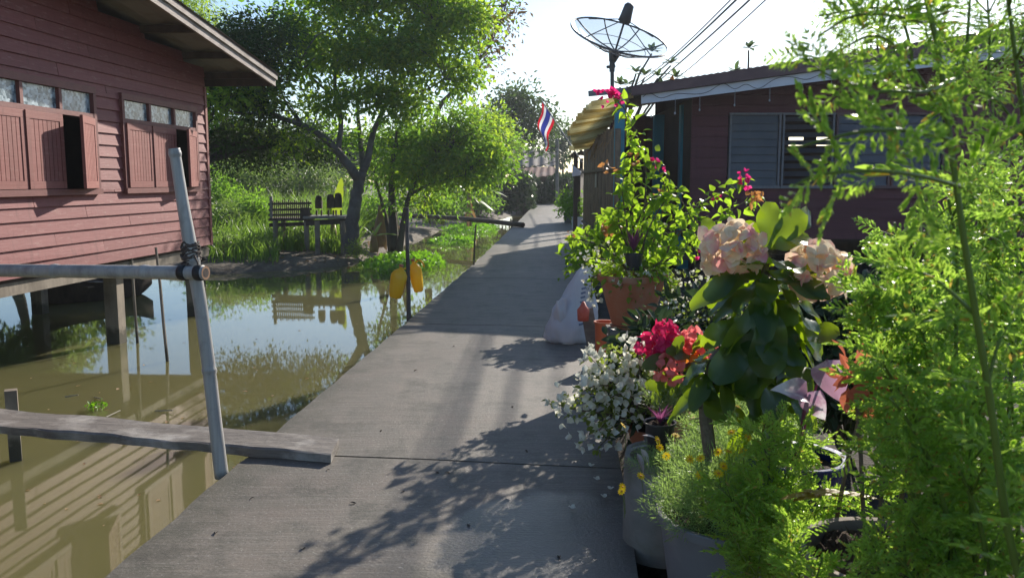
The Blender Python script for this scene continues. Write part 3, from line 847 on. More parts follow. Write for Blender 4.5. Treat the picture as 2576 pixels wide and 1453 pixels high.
m.add(ringo+ringi, [[i, (i+1) % k, k+(i+1) % k, k+i] for i in range(k)])
m.build('cut_end', M['bamboo_cut'], rl)
m = MB(); m.add(deep+[ra+e*.0024], [[i, (i+1) % k, k] for i in range(k)]); m.build('dark_bore_disc', M['rope'], rl)  # flat dark disc painted for the shaded bore of the rail
for t in (.012, .046):
    m = MB(); c0 = ra+dd*t; m.tube(np.array([c0+e*.018, c0+e*.009, c0, c0-e*.012, c0-e*.02]), [.0385, .040, .0405, .040, .0385], 18); m.build('lashing', M['blacktape'], rail, smooth=True)
m = MB(); random.seed(3)
for i in range(16):
    q = P(481+4*random.uniform(-1, 1), 662-3.2*i, Yb); pts = []
    for a in np.linspace(0, 2*math.pi, 14): pts.append(q+np.array([.041*math.cos(a), .041*math.sin(a), .008*math.sin(a+i)+.004*i*random.uniform(-1, 1)/4]))
    m.tube(np.array(pts), .006, 5)
m.tube(np.array([P(488, 640, Yb-.04), P(497, 660, Yb-.05), P(499, 684, Yb-.06), P(492, 698, Yb-.06)]), .005, 5)
m.build('twine', M['rope'], rail)

def plank():
    m = MB(); rows = []; n = 60
    A0, A1 = G(832, 1141, .055), G(852, 1100, .055)
    B0, B1 = np.array([-4.95, 5.42, .055]), np.array([-4.9, 5.77, .055])
    d0, d1 = A0-B0, A1-B1
    for i in range(n+1):
        t = i/n
        a = B0+d0*t+np.array([0, .008*math.sin(t*41)+.006*math.sin(t*97), 0]); b = B1+d1*t+np.array([0, .007*math.sin(t*33+1), 0])
        zt = .004*math.sin(t*23)
        chip = .018*max(0, math.sin(t*19+.6))**6
        th = .052
        row = [b-hz*th, a-hz*(th-chip*.3), a+np.array([0, -.002+chip*.4, -.006-chip]), a+np.array([0, .012, zt])]
        for k in (.25, .5, .75): row.append(a*(1-k)+b*k+hz*(zt+.003*math.sin(k*20+t*60)))
        row += [b+np.array([0, -.008, zt]), b+np.array([0, 0, -.01])]
        rows.append(row+[row[0]])
    m.grid(np.array(rows)); k = len(rows[0])
    m.Fc.append(list(range(k-1))[::-1]); m.Fc.append([n*k+j for j in range(k-1)])
    return m
plank().build('wooden_plank', M['plankwood'], None, label='weathered grey plank laid as a bridge from the path over the water', cat='plank')
m = MB(); q = P(36, 1100, 6.25); a_ = R(28); zt = P(36, 980, 6.25)[2]
m.box((q[0], q[1], zt-.75), (.082, .082, 1.5), (math.cos(a_), math.sin(a_), 0), (-math.sin(a_), math.cos(a_), 0)); m.build('wooden_post', M['stilt'], None, label='short square wooden post rising from the water behind the grey plank', cat='post')
for (ut, vt, ub, vb, lab) in ((322, 550, 346, 862, 'taller thin stake standing in the water before the house'), (392, 622, 421, 908, 'shorter thin stake standing in the water near the bamboo pole')):
    b = G(ub, vb, WZ); t = P(ut, vt, b[1]+.05); d = nrm(b-t); m = MB()
    m.tube(np.array([t, t*.66+b*.34+np.array([.006, 0, 0]), t*.33+b*.67, b+d*.6]), [.015, .017, .018, .02], 7); m.build('thin_stake', M['stilt'], None, label=lab, cat='stake')
b = G(1028, 792); m = MB()
m.tube(np.array([b-hz*.7, b, P(1027, 690, b[1]), P(1024, 600, b[1]), P(1024, 522, b[1])]), [.026, .026, .024, .022, .021], 9)
m.build('wooden_post', M['bark'], None, label='thin wooden post at the path edge carrying two yellow jugs', cat='post')
def jug(u, v, Y, tilt, lab, sx=1.):
    c = P(u, v, Y); m = MB()
    n = 20; prof = [(.0, -.172), (.055, -.17), (.072, -.155), (.085, -.09), (.098, 0.), (.103, .06), (.098, .10), (.075, .135), (.04, .158), (.022, .166), (.021, .19), (.0, .191)]
    rows = []
    for r, z in prof:
        ring = []
        for k in range(n+1):
            a = 2*math.pi*k/n
            ca, sa = math.cos(a), math.sin(a)
            sq = 1/max(abs(ca)**4+abs(sa)**4, 1e-6)**.25
            dent = 1-.10*math.exp(-((z-.01)/.05)**2)*max(0, math.cos(3*a+1))
            q = np.array([r*sx*ca*sq*dent, r*.72*sa*sq*dent, z])
            x = q[0]*math.cos(tilt)-q[2]*math.sin(tilt); zz = q[0]*math.sin(tilt)+q[2]*math.cos(tilt)
            ring.append(c+np.array([x, q[1], zz]))
        rows.append(ring)
    m.grid(np.array(rows))
    ro = empty('yellow_jug', c, lab, 'jug', 'yellow jugs on the post')
    m.build('body', M['yellow'], ro, smooth=True)
    up = np.array([-math.sin(tilt), 0, math.cos(tilt)]); rt = np.array([math.cos(tilt), 0, math.sin(tilt)])
    m = MB(); m.tube(curve([c+up*.16+rt*.02, c+up*.185+rt*.06, c+up*.16+rt*.10, c+up*.10+rt*.112], 12), .012, 8); m.build('handle', M['yellow'], ro, smooth=True)
    m = MB(); m.tube(np.array([c+up*.188, c+up*.215]), .024, 10); m.build('cap', M['terracotta'], ro)
    m = MB(); m.tube(curve([c+up*.17+rt*.07, P(1022, v-70, b[1]-.06), P(1027, v-78, b[1]-.04)], 6), .004, 5); m.build('string', M['rope'], ro)
jug(1001, 712, 9.50, R(-12), 'yellow plastic jug hanging left of the post, lower and nearer of two', .92)
jug(1047, 697, 9.66, R(10), 'yellow plastic jug hanging right of the post, behind it', .72)
s0 = G(1192, 666); m = MB(); m.tube(np.array([s0-hz*.7, s0, P(1194, 610, s0[1]), P(1197, 565, s0[1])]), .017, 6); m.build('thin_stake', M['bark_dk'], None, label='slim dark stake at the path edge between the jug post and the log', cat='stake')
s0 = G(1010, 640, WZ); m = MB(); m.tube(np.array([s0-hz*.3, P(1003, 580, s0[1]), P(997, 530, s0[1])]), .016, 6); m.build('thin_stake', M['stilt'], None, label='pale leaning stake in the floating plants left of the jug post', cat='stake')
m = MB(); A, B = G(1316, 566, .08), P(1008, 541, 33.); rows = curve([A, A*.7+B*.3+hz*.04, A*.4+B*.6+hz*.04, B], 14)
m.tube(rows, np.linspace(.085, .075, len(rows)), 9); m.build('footbridge_log', M['darkwood'], None, label='long dark log laid from the far path edge across the canal to the trees', cat='log')
def PB(u, v, Y): return P(u, v, Y*KY)
# dark boat under the house with a pale stick across it
bc = PB(240, 752, 13.0); bc[2] = WZ
boat = empty('wooden_boat', bc, 'dark round bilged wooden boat moored in the shadow under the red house', 'boat')
rows = []; n = 22
for i in range(n+1):
    t = 2*i/n-1; wd = .42*(1-abs(t)**2.2)+.004; hh = .30+.20*abs(t)**2.5; kl = -.14+.30*abs(t)**3
    ring = []
    for a in np.linspace(-1, 1, 13):
        x = wd*math.copysign(abs(a)**.8, a); z = kl+(hh-kl)*abs(a)**2.4
        ring.append(bc+np.array([.62*math.copysign(1, t)*abs(t)*1.05, .9*t+0, 0])*1.+np.array([x*.95, -x*.35, z]))
    rows.append(ring)
m = MB(); m.grid(np.array(rows)); m.grid(np.array(rows)[:, ::-1]+np.array([0, 0, .018])); m.build('hull', M['darkwood'], boat, smooth=True)
m = MB()
for t in (-.35, .2): m.bar(bc+np.array([.62*t-.38, .9*t+.13, .27]), bc+np.array([.62*t+.38, .9*t-.13, .27]), .16, .025)
m.build('thwart', M['brownwood'], boat)
m = MB(); m.bar(PB(155, 735, 12.6), PB(215, 700, 12.75), .07, .03); m.build('broken_board', M['paper'], None, label='pale broken board end sticking out beside the boat under the house', cat='board')
# twigs floating
m0 = None
for i, (u, v, ln, a) in enumerate(((246, 1000, .22, -.8), (412, 1032, .2, -.35), (285, 1040, .16, 1.2), (180, 995, .12, .2))):
    c = G(u, v, WZ+.012); v_ = np.array([math.cos(a), math.sin(a), .12])*ln/2
    m = MB(); m.tube(np.array([c-v_, c+v_]), .007, 5)
    m.build('floating_straw', M['paper'], None, label='pale bit of straw floating on the brown water beside the house stilt', cat='straw', group='straws floating by the stilts')

r = np.random.default_rng(17); N = 150; fv = r.uniform(660, 1380, N); fu = r.uniform(40, 1000, N); fp_ = np.array([G(a, b, WZ+.004) for a, b in zip(fu, fv)])
near = r.random(N) < .6; fp_[near, 0] = PLx(fp_[near, 1])-.03-np.abs(r.normal(size=int(near.sum())))*.25
fp_ = fp_[(fp_[:, 0] < PLx(fp_[:, 1])-.02) & (bank_dist(fp_[:, 0], fp_[:, 1]) < -.2)]; n_ = len(fp_)
m = MB(); m.scatter(leaf(.5, 2, .12, .12), fp_, np.stack([r.normal(size=n_), r.normal(size=n_), np.zeros(n_)], 1), np.array([0, 0, 1.])+.12*r.normal(size=(n_, 3)), .03+.04*r.random(n_))
m.build('floating_leaves', M['deadleaf'], kind='stuff', label='small dead leaves floating along the water edge of the path', cat='leaves')

# ------------------------------------------------------------------ jetty bench on the mud bank
jt = empty('wooden_platform', P(780, 630, 22.6), 'old raised wooden platform with a picket rail standing on the far mud bank', 'platform')
Yj = 22.5
def pj(u, v, dy=0): return P(u, v, Yj+dy)
zd = pj(700, 552)[2]
m = MB(); x0, x1 = pj(678, 560)[0], pj(872, 560)[0]
m.box(((x0+pj(775, 560)[0])/2, Yj+.35, zd), (pj(775, 560)[0]-x0, .9, .07)); m.build('deck', M['darkwood'], jt)
m = MB(); m.box(((pj(768, 560)[0]+x1)/2, Yj+.3, zd+.06), (x1-pj(768, 560)[0], 1.1, .06)); m.build('deck', M['greywood'], jt)
m = MB(); m.bar(pj(678, 566), pj(790, 562), .08, .10); m.bar(pj(770, 561, -.1), pj(872, 556, -.1), .06, .14); m.build('beam', M['darkwood'], jt)
for u, dy in ((692, -.05), (770, -.02), (797, -.2), (862, -.2), (712, .75), (860, .8)):
    q = pj(u, 560, dy); m = MB(); m.tube(np.array([(q[0], q[1], -.9), (q[0]+.01, q[1], zd-.03)]), .07, 8); m.build('leg', M['stilt'], jt)
for v in (513, 528, 541):
    m = MB(); m.bar(pj(675, v, -.03), pj(784, v-2, -.03), .035, .055); m.build('rail', M['darkwood'], jt)
for i in range(19):
    u = 686+5.0*i; m = MB(); m.bar(pj(u, 552, 0), pj(u+.6, 505+3*math.sin(i*2.1), 0), .028, .028, up=(0, 1, 0)); m.build('picket', M['brownwood'], jt)
m = MB(); m.bar(pj(683, 556, -.02), pj(682, 494, -.02), .07, .07, up=(0, 1, 0)); m.build('corner_post', M['greywood'], jt)
for i, (u, w_, h_) in enumerate(((803, 17, 34), (833, 18, 38), (852, 18, 42))):
    m = MB(); q = pj(u, 548, .35); px = Yj/F
    m.box((q[0], q[1], zd+.09+h_*px*.5+.12), (w_*px, .10, h_*px*.62)); 
    m.lathe([(.0, .0), (w_*px*.5, 0), (w_*px*.5, .05), (w_*px*.38, .11), (0, .13)], (q[0], q[1], zd+.21+h_*px*.81), 10, 1, .5)
    for d in (-.35, .35): m.box((q[0]+d*w_*px, q[1], zd+.16), (.04, .05, .15))
    m.build('wooden_chair_back', M['darkwood'], jt)
m = MB(); m.box(pj(768, 537, -.08), (.24, .12, .30)); m.build('crate', M['darkwood'], jt)

# ------------------------------------------------------------------ trees
def limb(m, pts, r0, r1, n=10, k=14):
    c = curve(pts, k); t = np.linspace(0, 1, len(c)); j = np.random.default_rng(len(c)+int(abs(c[0][0]*100)) % 97).normal(0, r1*.16, c.shape); j[0] = 0
    m.tube(c+j, r0+(r1-r0)*t**.8, n); return c
def foliage(cl, per, size, spread, tpl, droop=.25, seed=1, flat=.75):
    r = np.random.default_rng(seed); N = len(cl)*per
    c = np.repeat(np.asarray(cl), per, 0); off = r.normal(size=(N, 3))*np.repeat(np.asarray(spread).reshape(-1, 1)*np.ones((len(cl), 1)), per, 0)
    off[:, 2] *= flat
    ax = nrm(off)+r.normal(size=(N, 3))*.55; ax[:, 2] -= droop
    nm = r.normal(size=(N, 3))*.75+np.array([0, 0, .8])
    m = MB(); m.scatter(tpl, c+off, ax, nm, size*(.65+.7*r.random(N))); return m
def lobes_pts(lobes, seed):
    r = np.random.default_rng(seed); out = []
    for (c, rad, n) in lobes:
        d = nrm(r.normal(size=(n, 3))); k = r.random((n, 1))**.42
        out.append(np.asarray(c)+d*k*np.asarray(rad))
    return np.concatenate(out)
def tree(name, root, label, limbs, lobes, per, size, spread, mat, barkm, seed, group=None, tpl=None, crown_mats=None, twigs=True, cat='tree', droop=.25):
    t = empty(name, root, label, cat, group)
    m = MB(); sk = []
    for pts, r0, r1 in limbs: sk.append(limb(m, pts, r0, r1))
    sk = np.concatenate(sk); cl = lobes_pts(lobes, seed); r = np.random.default_rng(seed+5)
    if twigs:
        for c in cl[::2]:
            d = np.linalg.norm(sk-c, axis=1)+.35*np.maximum(0, sk[:, 2]-c[2]+.2); i = int(np.argmin(d)); L = np.linalg.norm(c-sk[i])
            if L < .15 or L > 3.5: continue
            mid = (sk[i]+c)/2+np.array([0, 0, .12*L])+r.normal(size=3)*.08*L
            m.tube(curve([sk[i], mid, c], 5), np.linspace(.012+.012*L, .006, 6)[:len(curve([sk[i], mid, c], 5))], 5, cap=False)
    m.build('trunk', barkm, t, smooth=True)
    tpl = tpl or leaf_low()
    ms = crown_mats or [(mat, 1.)]
    idx = np.random.default_rng(seed+9).random(len(cl)); a = 0
    for mm, fr in ms:
        sel = cl[(idx >= a) & (idx < a+fr)]; a += fr
        if len(sel): foliage(sel, per, size, spread, tpl, droop, seed+int(a*10)).build('crown', mm, t)
    return t
def lobe(u, v, Y, ru, rv, n, ry=None):
    k = Y*KY/F; return (PB(u, v, Y), (ru*k, (ry or (ru+rv)/2*k), rv*k), n)

Yt = 18.6
big_limbs = [
 ([PB(884, 640, Yt), PB(886, 560, Yt), PB(896, 500, Yt), PB(903, 450, Yt)], .20, .14),
 ([PB(903, 452, Yt), PB(868, 405, Yt-.2), PB(825, 355, Yt-.5), PB(760, 315, Yt-.9), PB(690, 290, Yt-1.2), PB(620, 262, Yt-1.5), PB(560, 238, Yt-1.8)], .13, .03),
 ([PB(905, 455, Yt), PB(925, 400, Yt+.2), PB(940, 330, Yt+.5), PB(985, 240, Yt+.6), PB(1040, 160, Yt+.4), PB(1100, 80, Yt)], .12, .025),
 ([PB(850, 385, Yt-.3), PB(858, 300, Yt-.2), PB(842, 220, Yt), PB(850, 120, Yt+.3), PB(870, 20, Yt+.3), PB(880, -80, Yt)], .075, .02),
 ([PB(915, 430, Yt), PB(905, 340, Yt+.9), PB(900, 240, Yt+1.2), PB(930, 120, Yt+1.3), PB(960, -20, Yt+1)], .08, .02),
 ([PB(855, 250, Yt), PB(800, 210, Yt-.3), PB(740, 150, Yt-.8), PB(680, 100, Yt-1.1)], .045, .012),
 ([PB(760, 315, Yt-.9), PB(720, 260, Yt-.8), PB(700, 215, Yt-.9), PB(660, 190, Yt-1.1)], .045, .012),
 ([PB(690, 290, Yt-1.2), PB(640, 285, Yt-1.6), PB(585, 282, Yt-1.9), PB(540, 262, Yt-2.1)], .03, .01),
 ([PB(985, 240, Yt+.6), PB(1060, 230, Yt+.2), PB(1120, 200, Yt-.3)], .045, .012)]
big_lobes = [lobe(730, 60, Yt, 75, 60, 15), lobe(830, -10, Yt, 120, 70, 34), lobe(980, -30, Yt, 130, 85, 44), lobe(1100, 10, Yt, 110, 80, 34), lobe(1175, 60, Yt-.4, 55, 45, 12),
 lobe(800, 130, Yt, 75, 55, 14), lobe(920, 110, Yt-.4, 115, 75, 36), lobe(1060, 120, Yt-.2, 115, 75, 36), lobe(700, 180, Yt-1, 75, 45, 11), lobe(1130, 190, Yt-.2, 60, 50, 10),
 lobe(960, 230, Yt+.2, 95, 60, 20), lobe(830, 270, Yt-.3, 90, 50, 13), lobe(650, 240, Yt-1.6, 70, 35, 9), lobe(1050, 270, Yt, 70, 45, 9), lobe(900, 350, Yt+.7, 60, 40, 6), lobe(580, 250, Yt-2, 50, 30, 6), lobe(720, 345, Yt-.9, 80, 30, 4), lobe(870, -160, Yt, 190, 90, 24), lobe(1030, -170, Yt, 150, 80, 20)]
tree('canal_tree', PB(884, 635, Yt), 'big forked tree on the mud bank whose wide crown overhangs the canal', big_limbs, big_lobes, 92, .145, .23, M['tree'], M['bark'], 11,
     crown_mats=[(M['tree'], .45), (M['tree_y'], .55)], tpl=leaf_low(.5))
Y2 = 20.2
t2_limbs = [([PB(990, 632, Y2), PB(988, 560, Y2), PB(985, 480, Y2), PB(990, 400, Y2), PB(1000, 330, Y2)], .16, .05),
 ([PB(1004, 634, Y2-.1), PB(1015, 560, Y2-.1), PB(1030, 490, Y2-.2), PB(1065, 430, Y2-.3), PB(1120, 370, Y2-.4)], .11, .03),
 ([PB(982, 632, Y2), PB(970, 545, Y2+.2), PB(950, 470, Y2+.3), PB(940, 430, Y2+.3)], .07, .025), ([PB(1030, 490, Y2-.2), PB(1090, 460, Y2-.5), PB(1170, 440, Y2-.6)], .05, .015)]
t2_lobes = [lobe(1130, 340, Y2, 100, 65, 34), lobe(1195, 330, Y2, 65, 50, 15), lobe(1050, 400, Y2, 90, 70, 26), lobe(1190, 410, Y2-.3, 85, 60, 25), lobe(1110, 450, Y2-.3, 100, 55, 24), lobe(1000, 330, Y2+.3, 60, 60, 12),
 lobe(990, 440, Y2+.4, 60, 60, 12), lobe(1240, 400, Y2, 40, 40, 8), lobe(1040, 500, Y2, 60, 25, 5)]
tree('round_tree', PB(992, 632, Y2), 'smaller rounded tree with several dark stems at the water edge', t2_limbs, t2_lobes, 85, .135, .24, M['tree'], M['bark_dk'], 23,
     crown_mats=[(M['tree'], .6), (M['tree_y'], .4)])
Y3 = 23.
t3_limbs = [([PB(1075, 520, Y3), PB(1080, 400, Y3), PB(1100, 280, Y3), PB(1150, 220, Y3), PB(1195, 165, Y3), PB(1235, 110, Y3), PB(1265, 40, Y3)], .12, .02),
 ([PB(1150, 220, Y3), PB(1130, 150, Y3), PB(1150, 60, Y3)], .05, .015), ([PB(1195, 165, Y3), PB(1245, 150, Y3), PB(1280, 130, Y3)], .03, .01)]
t3_lobes = [lobe(1250, 60, Y3, 50, 45, 17), lobe(1215, 120, Y3, 45, 35, 14), lobe(1185, 50, Y3, 45, 55, 13), lobe(1280, 30, Y3, 25, 25, 5), lobe(1210, 175, Y3, 35, 25, 5), lobe(1160, 0, Y3, 50, 40, 10), lobe(1255, -20, Y3, 40, 30, 7), lobe(1170, 265, Y3, 30, 15, 3)]
tree('sparse_tree', PB(1075, 560, Y3), 'sparse tree with bronze leaves on a slanting branch against the white sky', t3_limbs, t3_lobes, 22, .16, .24, M['tree_brown'], M['bark_dk'], 31, crown_mats=[(M['tree_brown'], .7), (M['tree'], .3)])
# trees further back
def bgtree(name, u, Y, vbase, lobes, label, mats, seed, per=60, size=.2, spread=.45, bark='bark_dk', **k):
    b = PB(u, vbase, Y); b[2] = -.25
    top = lobes[0][0]
    lim = [([b, (b*.6+top*.4)+np.array([.15, 0, 0]), top], .2, .05)]+[([b*.5+top*.5, (b*.3+top*.2+l_[0]*.5)+hz*.3, l_[0]], .09, .03) for l_ in lobes[1:]]
    return tree(name, b, label, lim, lobes, per, size, spread, mats[0][0], M[bark], seed, 'trees behind the bank', crown_mats=mats, **k)
Yd = 17.4
tree('dense_tree', PB(498, 640, Yd), 'dark dense tree behind the eave of the red house', [([PB(498, 660, Yd), PB(500, 450, Yd), PB(505, 330, Yd), PB(540, 230, Yd), PB(590, 140, Yd)], .15, .04), ([PB(505, 330, Yd), PB(560, 260, Yd-.1), PB(650, 210, Yd-.2)], .06, .02), ([PB(540, 230, Yd), PB(600, 210, Yd), PB(660, 130, Yd-.2)], .05, .015)],
 [lobe(620, 150, 17.2, 85, 95, 54), lobe(560, 220, 17.3, 80, 60, 30), lobe(670, 120, 17.1, 60, 70, 26), lobe(590, 80, 17.3, 55, 45, 20), lobe(650, 270, 17.2, 60, 40, 16), lobe(560, 330, 17.5, 55, 50, 16), lobe(640, 345, 17.8, 60, 40, 14), lobe(570, 400, 17.9, 45, 35, 10), lobe(720, 345, 18.2, 85, 38, 22), lobe(640, 385, 18.3, 70, 32, 16), lobe(790, 385, 19., 60, 32, 14)], 85, .10, .24, M['tree_b'], M['bark_dk'], 41, 'trees behind the bank')
bgtree('dense_tree', 570, 62., 470, [lobe(540, 380, 62, 70, 60, 60), lobe(640, 395, 62, 70, 50, 50), lobe(480, 390, 62, 60, 50, 40), lobe(600, 350, 62, 50, 40, 30)], 'hazy dark tree far behind the reeds at left', [(M['tree_b'], 1.)], 42, 60, .42, .75)
bgtree('dense_tree', 780, 64., 470, [lobe(730, 390, 64, 70, 55, 55), lobe(820, 400, 64, 70, 50, 50), lobe(780, 360, 64, 50, 40, 30), lobe(890, 390, 64, 60, 50, 40)], 'hazy dark tree far behind the picket platform', [(M['tree_b'], 1.)], 43, 60, .42, .75)
bgtree('dense_tree', 1000, 58., 480, [lobe(980, 390, 58, 80, 60, 55), lobe(1090, 380, 58, 90, 70, 60), lobe(1060, 420, 58, 110, 45, 50)], 'dark green tree behind the small rounded tree', [(M['tree'], .6), (M['tree_b'], .4)], 44, 60, .4, .7)
bgtree('bamboo_clump', 462, 24., 480, [lobe(450, 0, 24, 70, 60, 46), lobe(500, 60, 24, 40, 60, 25), lobe(400, -60, 24, 90, 60, 40)], 'bright yellow green bamboo showing over the roof of the red house', [(M['tree_y'], 1.)], 45, 50, .2, .34, tpl=leaf(.16, 2, .1, .3, 'lance'))
bgtree('far_tree', 1290, 46., 470, [lobe(1295, 260, 46, 62, 45, 38), lobe(1340, 310, 46, 55, 45, 26), lobe(1250, 320, 46, 50, 50, 26), lobe(1330, 350, 46, 60, 30, 16)], 'bluish green tree rising behind the flag', [(M['tree_b'], 1.)], 46, 46, .3, .5)
bgtree('far_tree', 1255, 38., 470, [lobe(1250, 330, 38, 45, 40, 24), lobe(1275, 360, 38, 45, 30, 18), lobe(1215, 300, 38, 30, 30, 8)], 'pale feathery tree between the rounded tree and the flag', [(M['tree_y'], .5), (M['tree'], .5)], 47, 40, .22, .4)
bgtree('far_tree', 1412, 66., 450, [lobe(1412, 350, 66, 22, 40, 20), lobe(1400, 390, 66, 30, 25, 14)], 'narrow bluish tree beside the flagpole', [(M['tree_b'], 1.)], 48, 40, .4, .5)
bgtree('far_tree', 1225, 60., 450, [lobe(1215, 420, 60, 70, 40, 36), lobe(1310, 400, 60, 60, 26, 20)], 'hazy dark tree behind the rusty roofs', [(M['tree_b'], 1.)], 49, 40, .38, .6)
bgtree('dense_tree', 20, 19., 560, [lobe(30, 330, 19, 120, 110, 60), lobe(-120, 360, 19, 120, 110, 50), lobe(140, 420, 20, 60, 60, 24), lobe(60, 430, 19, 130, 60, 40), lobe(260, 440, 22, 70, 40, 20)], 'green tree hidden behind the red house, seen mirrored under it', [(M['bush'], 1.)], 50, 60, .17, .3)
# bushes
def bush(u, v, Y, ru, rv, n, label, mat, seed, per=46, size=.15, spread=.26):
    lb = [lobe(u, v, Y, ru, rv, n), lobe(u-ru*.4, v+rv*.6, Y-.3, ru*.8, rv*.7, n//2), lobe(u+ru*.5, v+rv*.6, Y-.2, ru*.8, rv*.7, n//2)]
    b = PB(u, v, Y); b[2] = -.28; t = empty('bush', b, label, 'bush', 'bushes along the bank')
    m = MB(); cl = lobes_pts(lb, seed)
    for c in cl[::4]: m.tube(curve([b+np.array([.2*(c[0]-b[0]), .2*(c[1]-b[1]), 0]), (b+c)/2+hz*.1, c], 5), .015, 5, cap=False)
    m.build('stem', M['twig'], t); foliage(cl, per, size, spread, leaf_low(.42), .2, seed).build('foliage', mat, t)
bush(600, 440, 31, 55, 45, 30, 'rounded leafy bush behind the reeds beside the red house', M['bush'], 61)
bush(690, 455, 32, 60, 40, 30, 'sunlit bush behind the reeds left of the platform', M['bush'], 62)
bush(785, 450, 32, 65, 45, 32, 'pale green bush behind the picket platform', M['bush'], 63)
bush(860, 480, 30, 45, 50, 24, 'bush between the platform and the forked trunk', M['bush'], 64)
bush(545, 480, 25, 40, 50, 22, 'low bush tucked against the corner of the red house', M['tree'], 65)
bush(930, 520, 26, 50, 50, 24, 'shaded bush behind the forked trunk', M['tree'], 66)
bush(1090, 500, 30, 60, 40, 26, 'leafy bush on the bank behind the jug post', M['tree'], 67)
bush(1200, 480, 36, 45, 40, 22, 'bush on the far bank above the floating plants', M['tree'], 68)
bush(575, 545, 21.5, 40, 35, 18, 'leafy shrub standing among the reeds beside the red house corner', M['bush'], 72, 46, .13, .2)
bush(640, 520, 22.5, 36, 30, 16, 'leafy shrub among the reeds left of the picket rail', M['tree'], 73, 46, .13, .2)
bush(740, 590, 20.4, 40, 25, 14, 'broad leaved weed growing under the raised platform', M['bush'], 74, 46, .11, .17)
bush(560, 610, 18.5, 30, 22, 12, 'low weeds on the mud bank beside the house corner', M['bush'], 69, 40, .09, .14)
bush(650, 615, 18.6, 40, 18, 12, 'low weeds at the foot of the platform', M['bush'], 70, 40, .09, .14)
bush(903, 625, 17.9, 16, 14, 6, 'tiny pale weed at the foot of the forked tree', M['boug_w'], 71, 36, .07, .12)
# hedge at the end of the path
m = MB(); r = np.random.default_rng(77)
N = 9000
hx = r.uniform(-4.2, 4.1, N); hy = r.uniform(47, 55, N)*0+np.where(hx < 1.2, r.uniform(45, 48, N), r.uniform(56, 60, N))
htop = 1.75+.25*np.sin(hx*2.3)+.15*np.sin(hx*5.1); hzv = r.random(N)**.8*htop
m.scatter(leaf_low(.5), np.stack([hx, hy, hzv], 1), rand_dirs(N, r), rand_dirs(N, r), .22+.14*r.random(N))
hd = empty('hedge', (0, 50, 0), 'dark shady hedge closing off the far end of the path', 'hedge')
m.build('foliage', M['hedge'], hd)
m = MB()
for x in np.linspace(-4, 1, 14): m.tube(np.array([(x, 46.5, -.3), (x+.1, 46.6, .7), (x, 46.5, 1.5)]), .04, 5)
for x in np.linspace(1.4, 4, 7): m.tube(np.array([(x, 58, -.1), (x+.1, 58, .7), (x, 58, 1.5)]), .04, 5)
m.build('stem', M['bark_dk'], hd)

# tall grass
def blades(N, xy, hgt, seed, wd=.02, lean=.35):
    r = np.random.default_rng(seed); x, y = xy(r, N); z = ground_z(x, y)-.02
    base = np.stack([x, y, z], 1); h = hgt*(.55+.6*r.random(N))*np.interp(y/KY, [17, 19.2, 25.5], [1, .42, 1.]) if hgt > 1 else hgt*(.55+.6*r.random(N)); d = r.normal(size=(N, 2))*lean
    V = []; k = 4
    t = np.linspace(0, 1, k)
    side = nrm(np.stack([r.normal(size=N), r.normal(size=N), np.zeros(N)], 1))
    V = np.zeros((N, 2*k, 3))
    for i, a in enumerate(t):
        c = base+np.stack([d[:, 0]*h*a*a, d[:, 1]*h*a*a, h*(a-.25*np.hypot(d[:, 0], d[:, 1])*a*a)], 1)
        wv = side*(wd*(1-a)**.6*(.7+.6*r.random((N, 1)))+.001)
        V[:, 2*i] = c-wv; V[:, 2*i+1] = c+wv
    f = np.concatenate([[[2*i, 2*i+1, 2*i+3, 2*i+2]] for i in range(k-1)])
    m = MB(); m.add(V.reshape(-1, 3), (f[None]+(np.arange(N)*2*k)[:, None, None]).reshape(-1, 4)); return m
def gxy(r, N):
    y = KY*r.uniform(19.2, 27, N); u = r.uniform(480, 900, N); x = (u-1288)/F*y; return x, y
blades(6500, gxy, 1.5, 81, .020).build('tall_grass', M['grass'], kind='stuff', label='bright green reeds and tall grass covering the far bank', cat='grass')
def gxy2(r, N):
    y = KY*r.uniform(17.2, 19, N); u = r.uniform(520, 700, N); return (u-1288)/F*y, y
blades(500, gxy2, .5, 82, .012).build('tall_grass', M['grass'], kind='stuff', label='short grass tufts on the mud bank near the house corner', cat='grass')

# water hyacinth rafts
def raft(u0, u1, v0, v1, label, seed, N, k_=1.):
    r = np.random.default_rng(seed)
    a, b = G((u0+u1)/2, v1, WZ), G((u0+u1)/2, v0, WZ); c = (a+b)/2
    ry = (b[1]-a[1])/2; rx = (u1-u0)/2*c[1]/F
    th = r.random(N)*2*np.pi; k = np.sqrt(r.random(N)); k *= 1+.12*np.sin(th*5+seed)
    p = np.stack([c[0]+rx*k*np.cos(th), c[1]+ry*k*np.sin(th), np.full(N, WZ)+.01], 1)
    h = k_*(.06+.20*r.random(N))*(1.1-.5*k)
    d = nrm(np.stack([r.normal(size=N)*.5, r.normal(size=N)*.5, np.ones(N)], 1))
    t = empty('water_hyacinth', (c[0], c[1], WZ), label, 'water plant', 'floating water hyacinth')
    m = MB(); tip = p+d*h[:, None]
    ax = d*.5+r.normal(size=(N, 3))*.5; m.scatter(leaf(.8, 3, .12, .15), tip, ax, nrm(r.normal(size=(N, 3))*.5+np.array([0, 0, 1])), k_*(.10+.05*r.random(N))); m.build('foliage', M['hyac'], t)
    m = MB(); S = np.array([(-.04, 0, 0), (.04, 0, 0), (.03, 1, 0), (-.03, 1, 0)]); m.scatter((S, np.array([[0, 1, 2, 3]])), p-np.array([0, 0, .02]), d, r.normal(size=(N, 3)), h+.02); m.build('stems', M['hyac'], t)
raft(925, 1116, 646, 690, 'nearest raft of bright green water hyacinth, behind the yellow jugs', 91, 1200, .85)
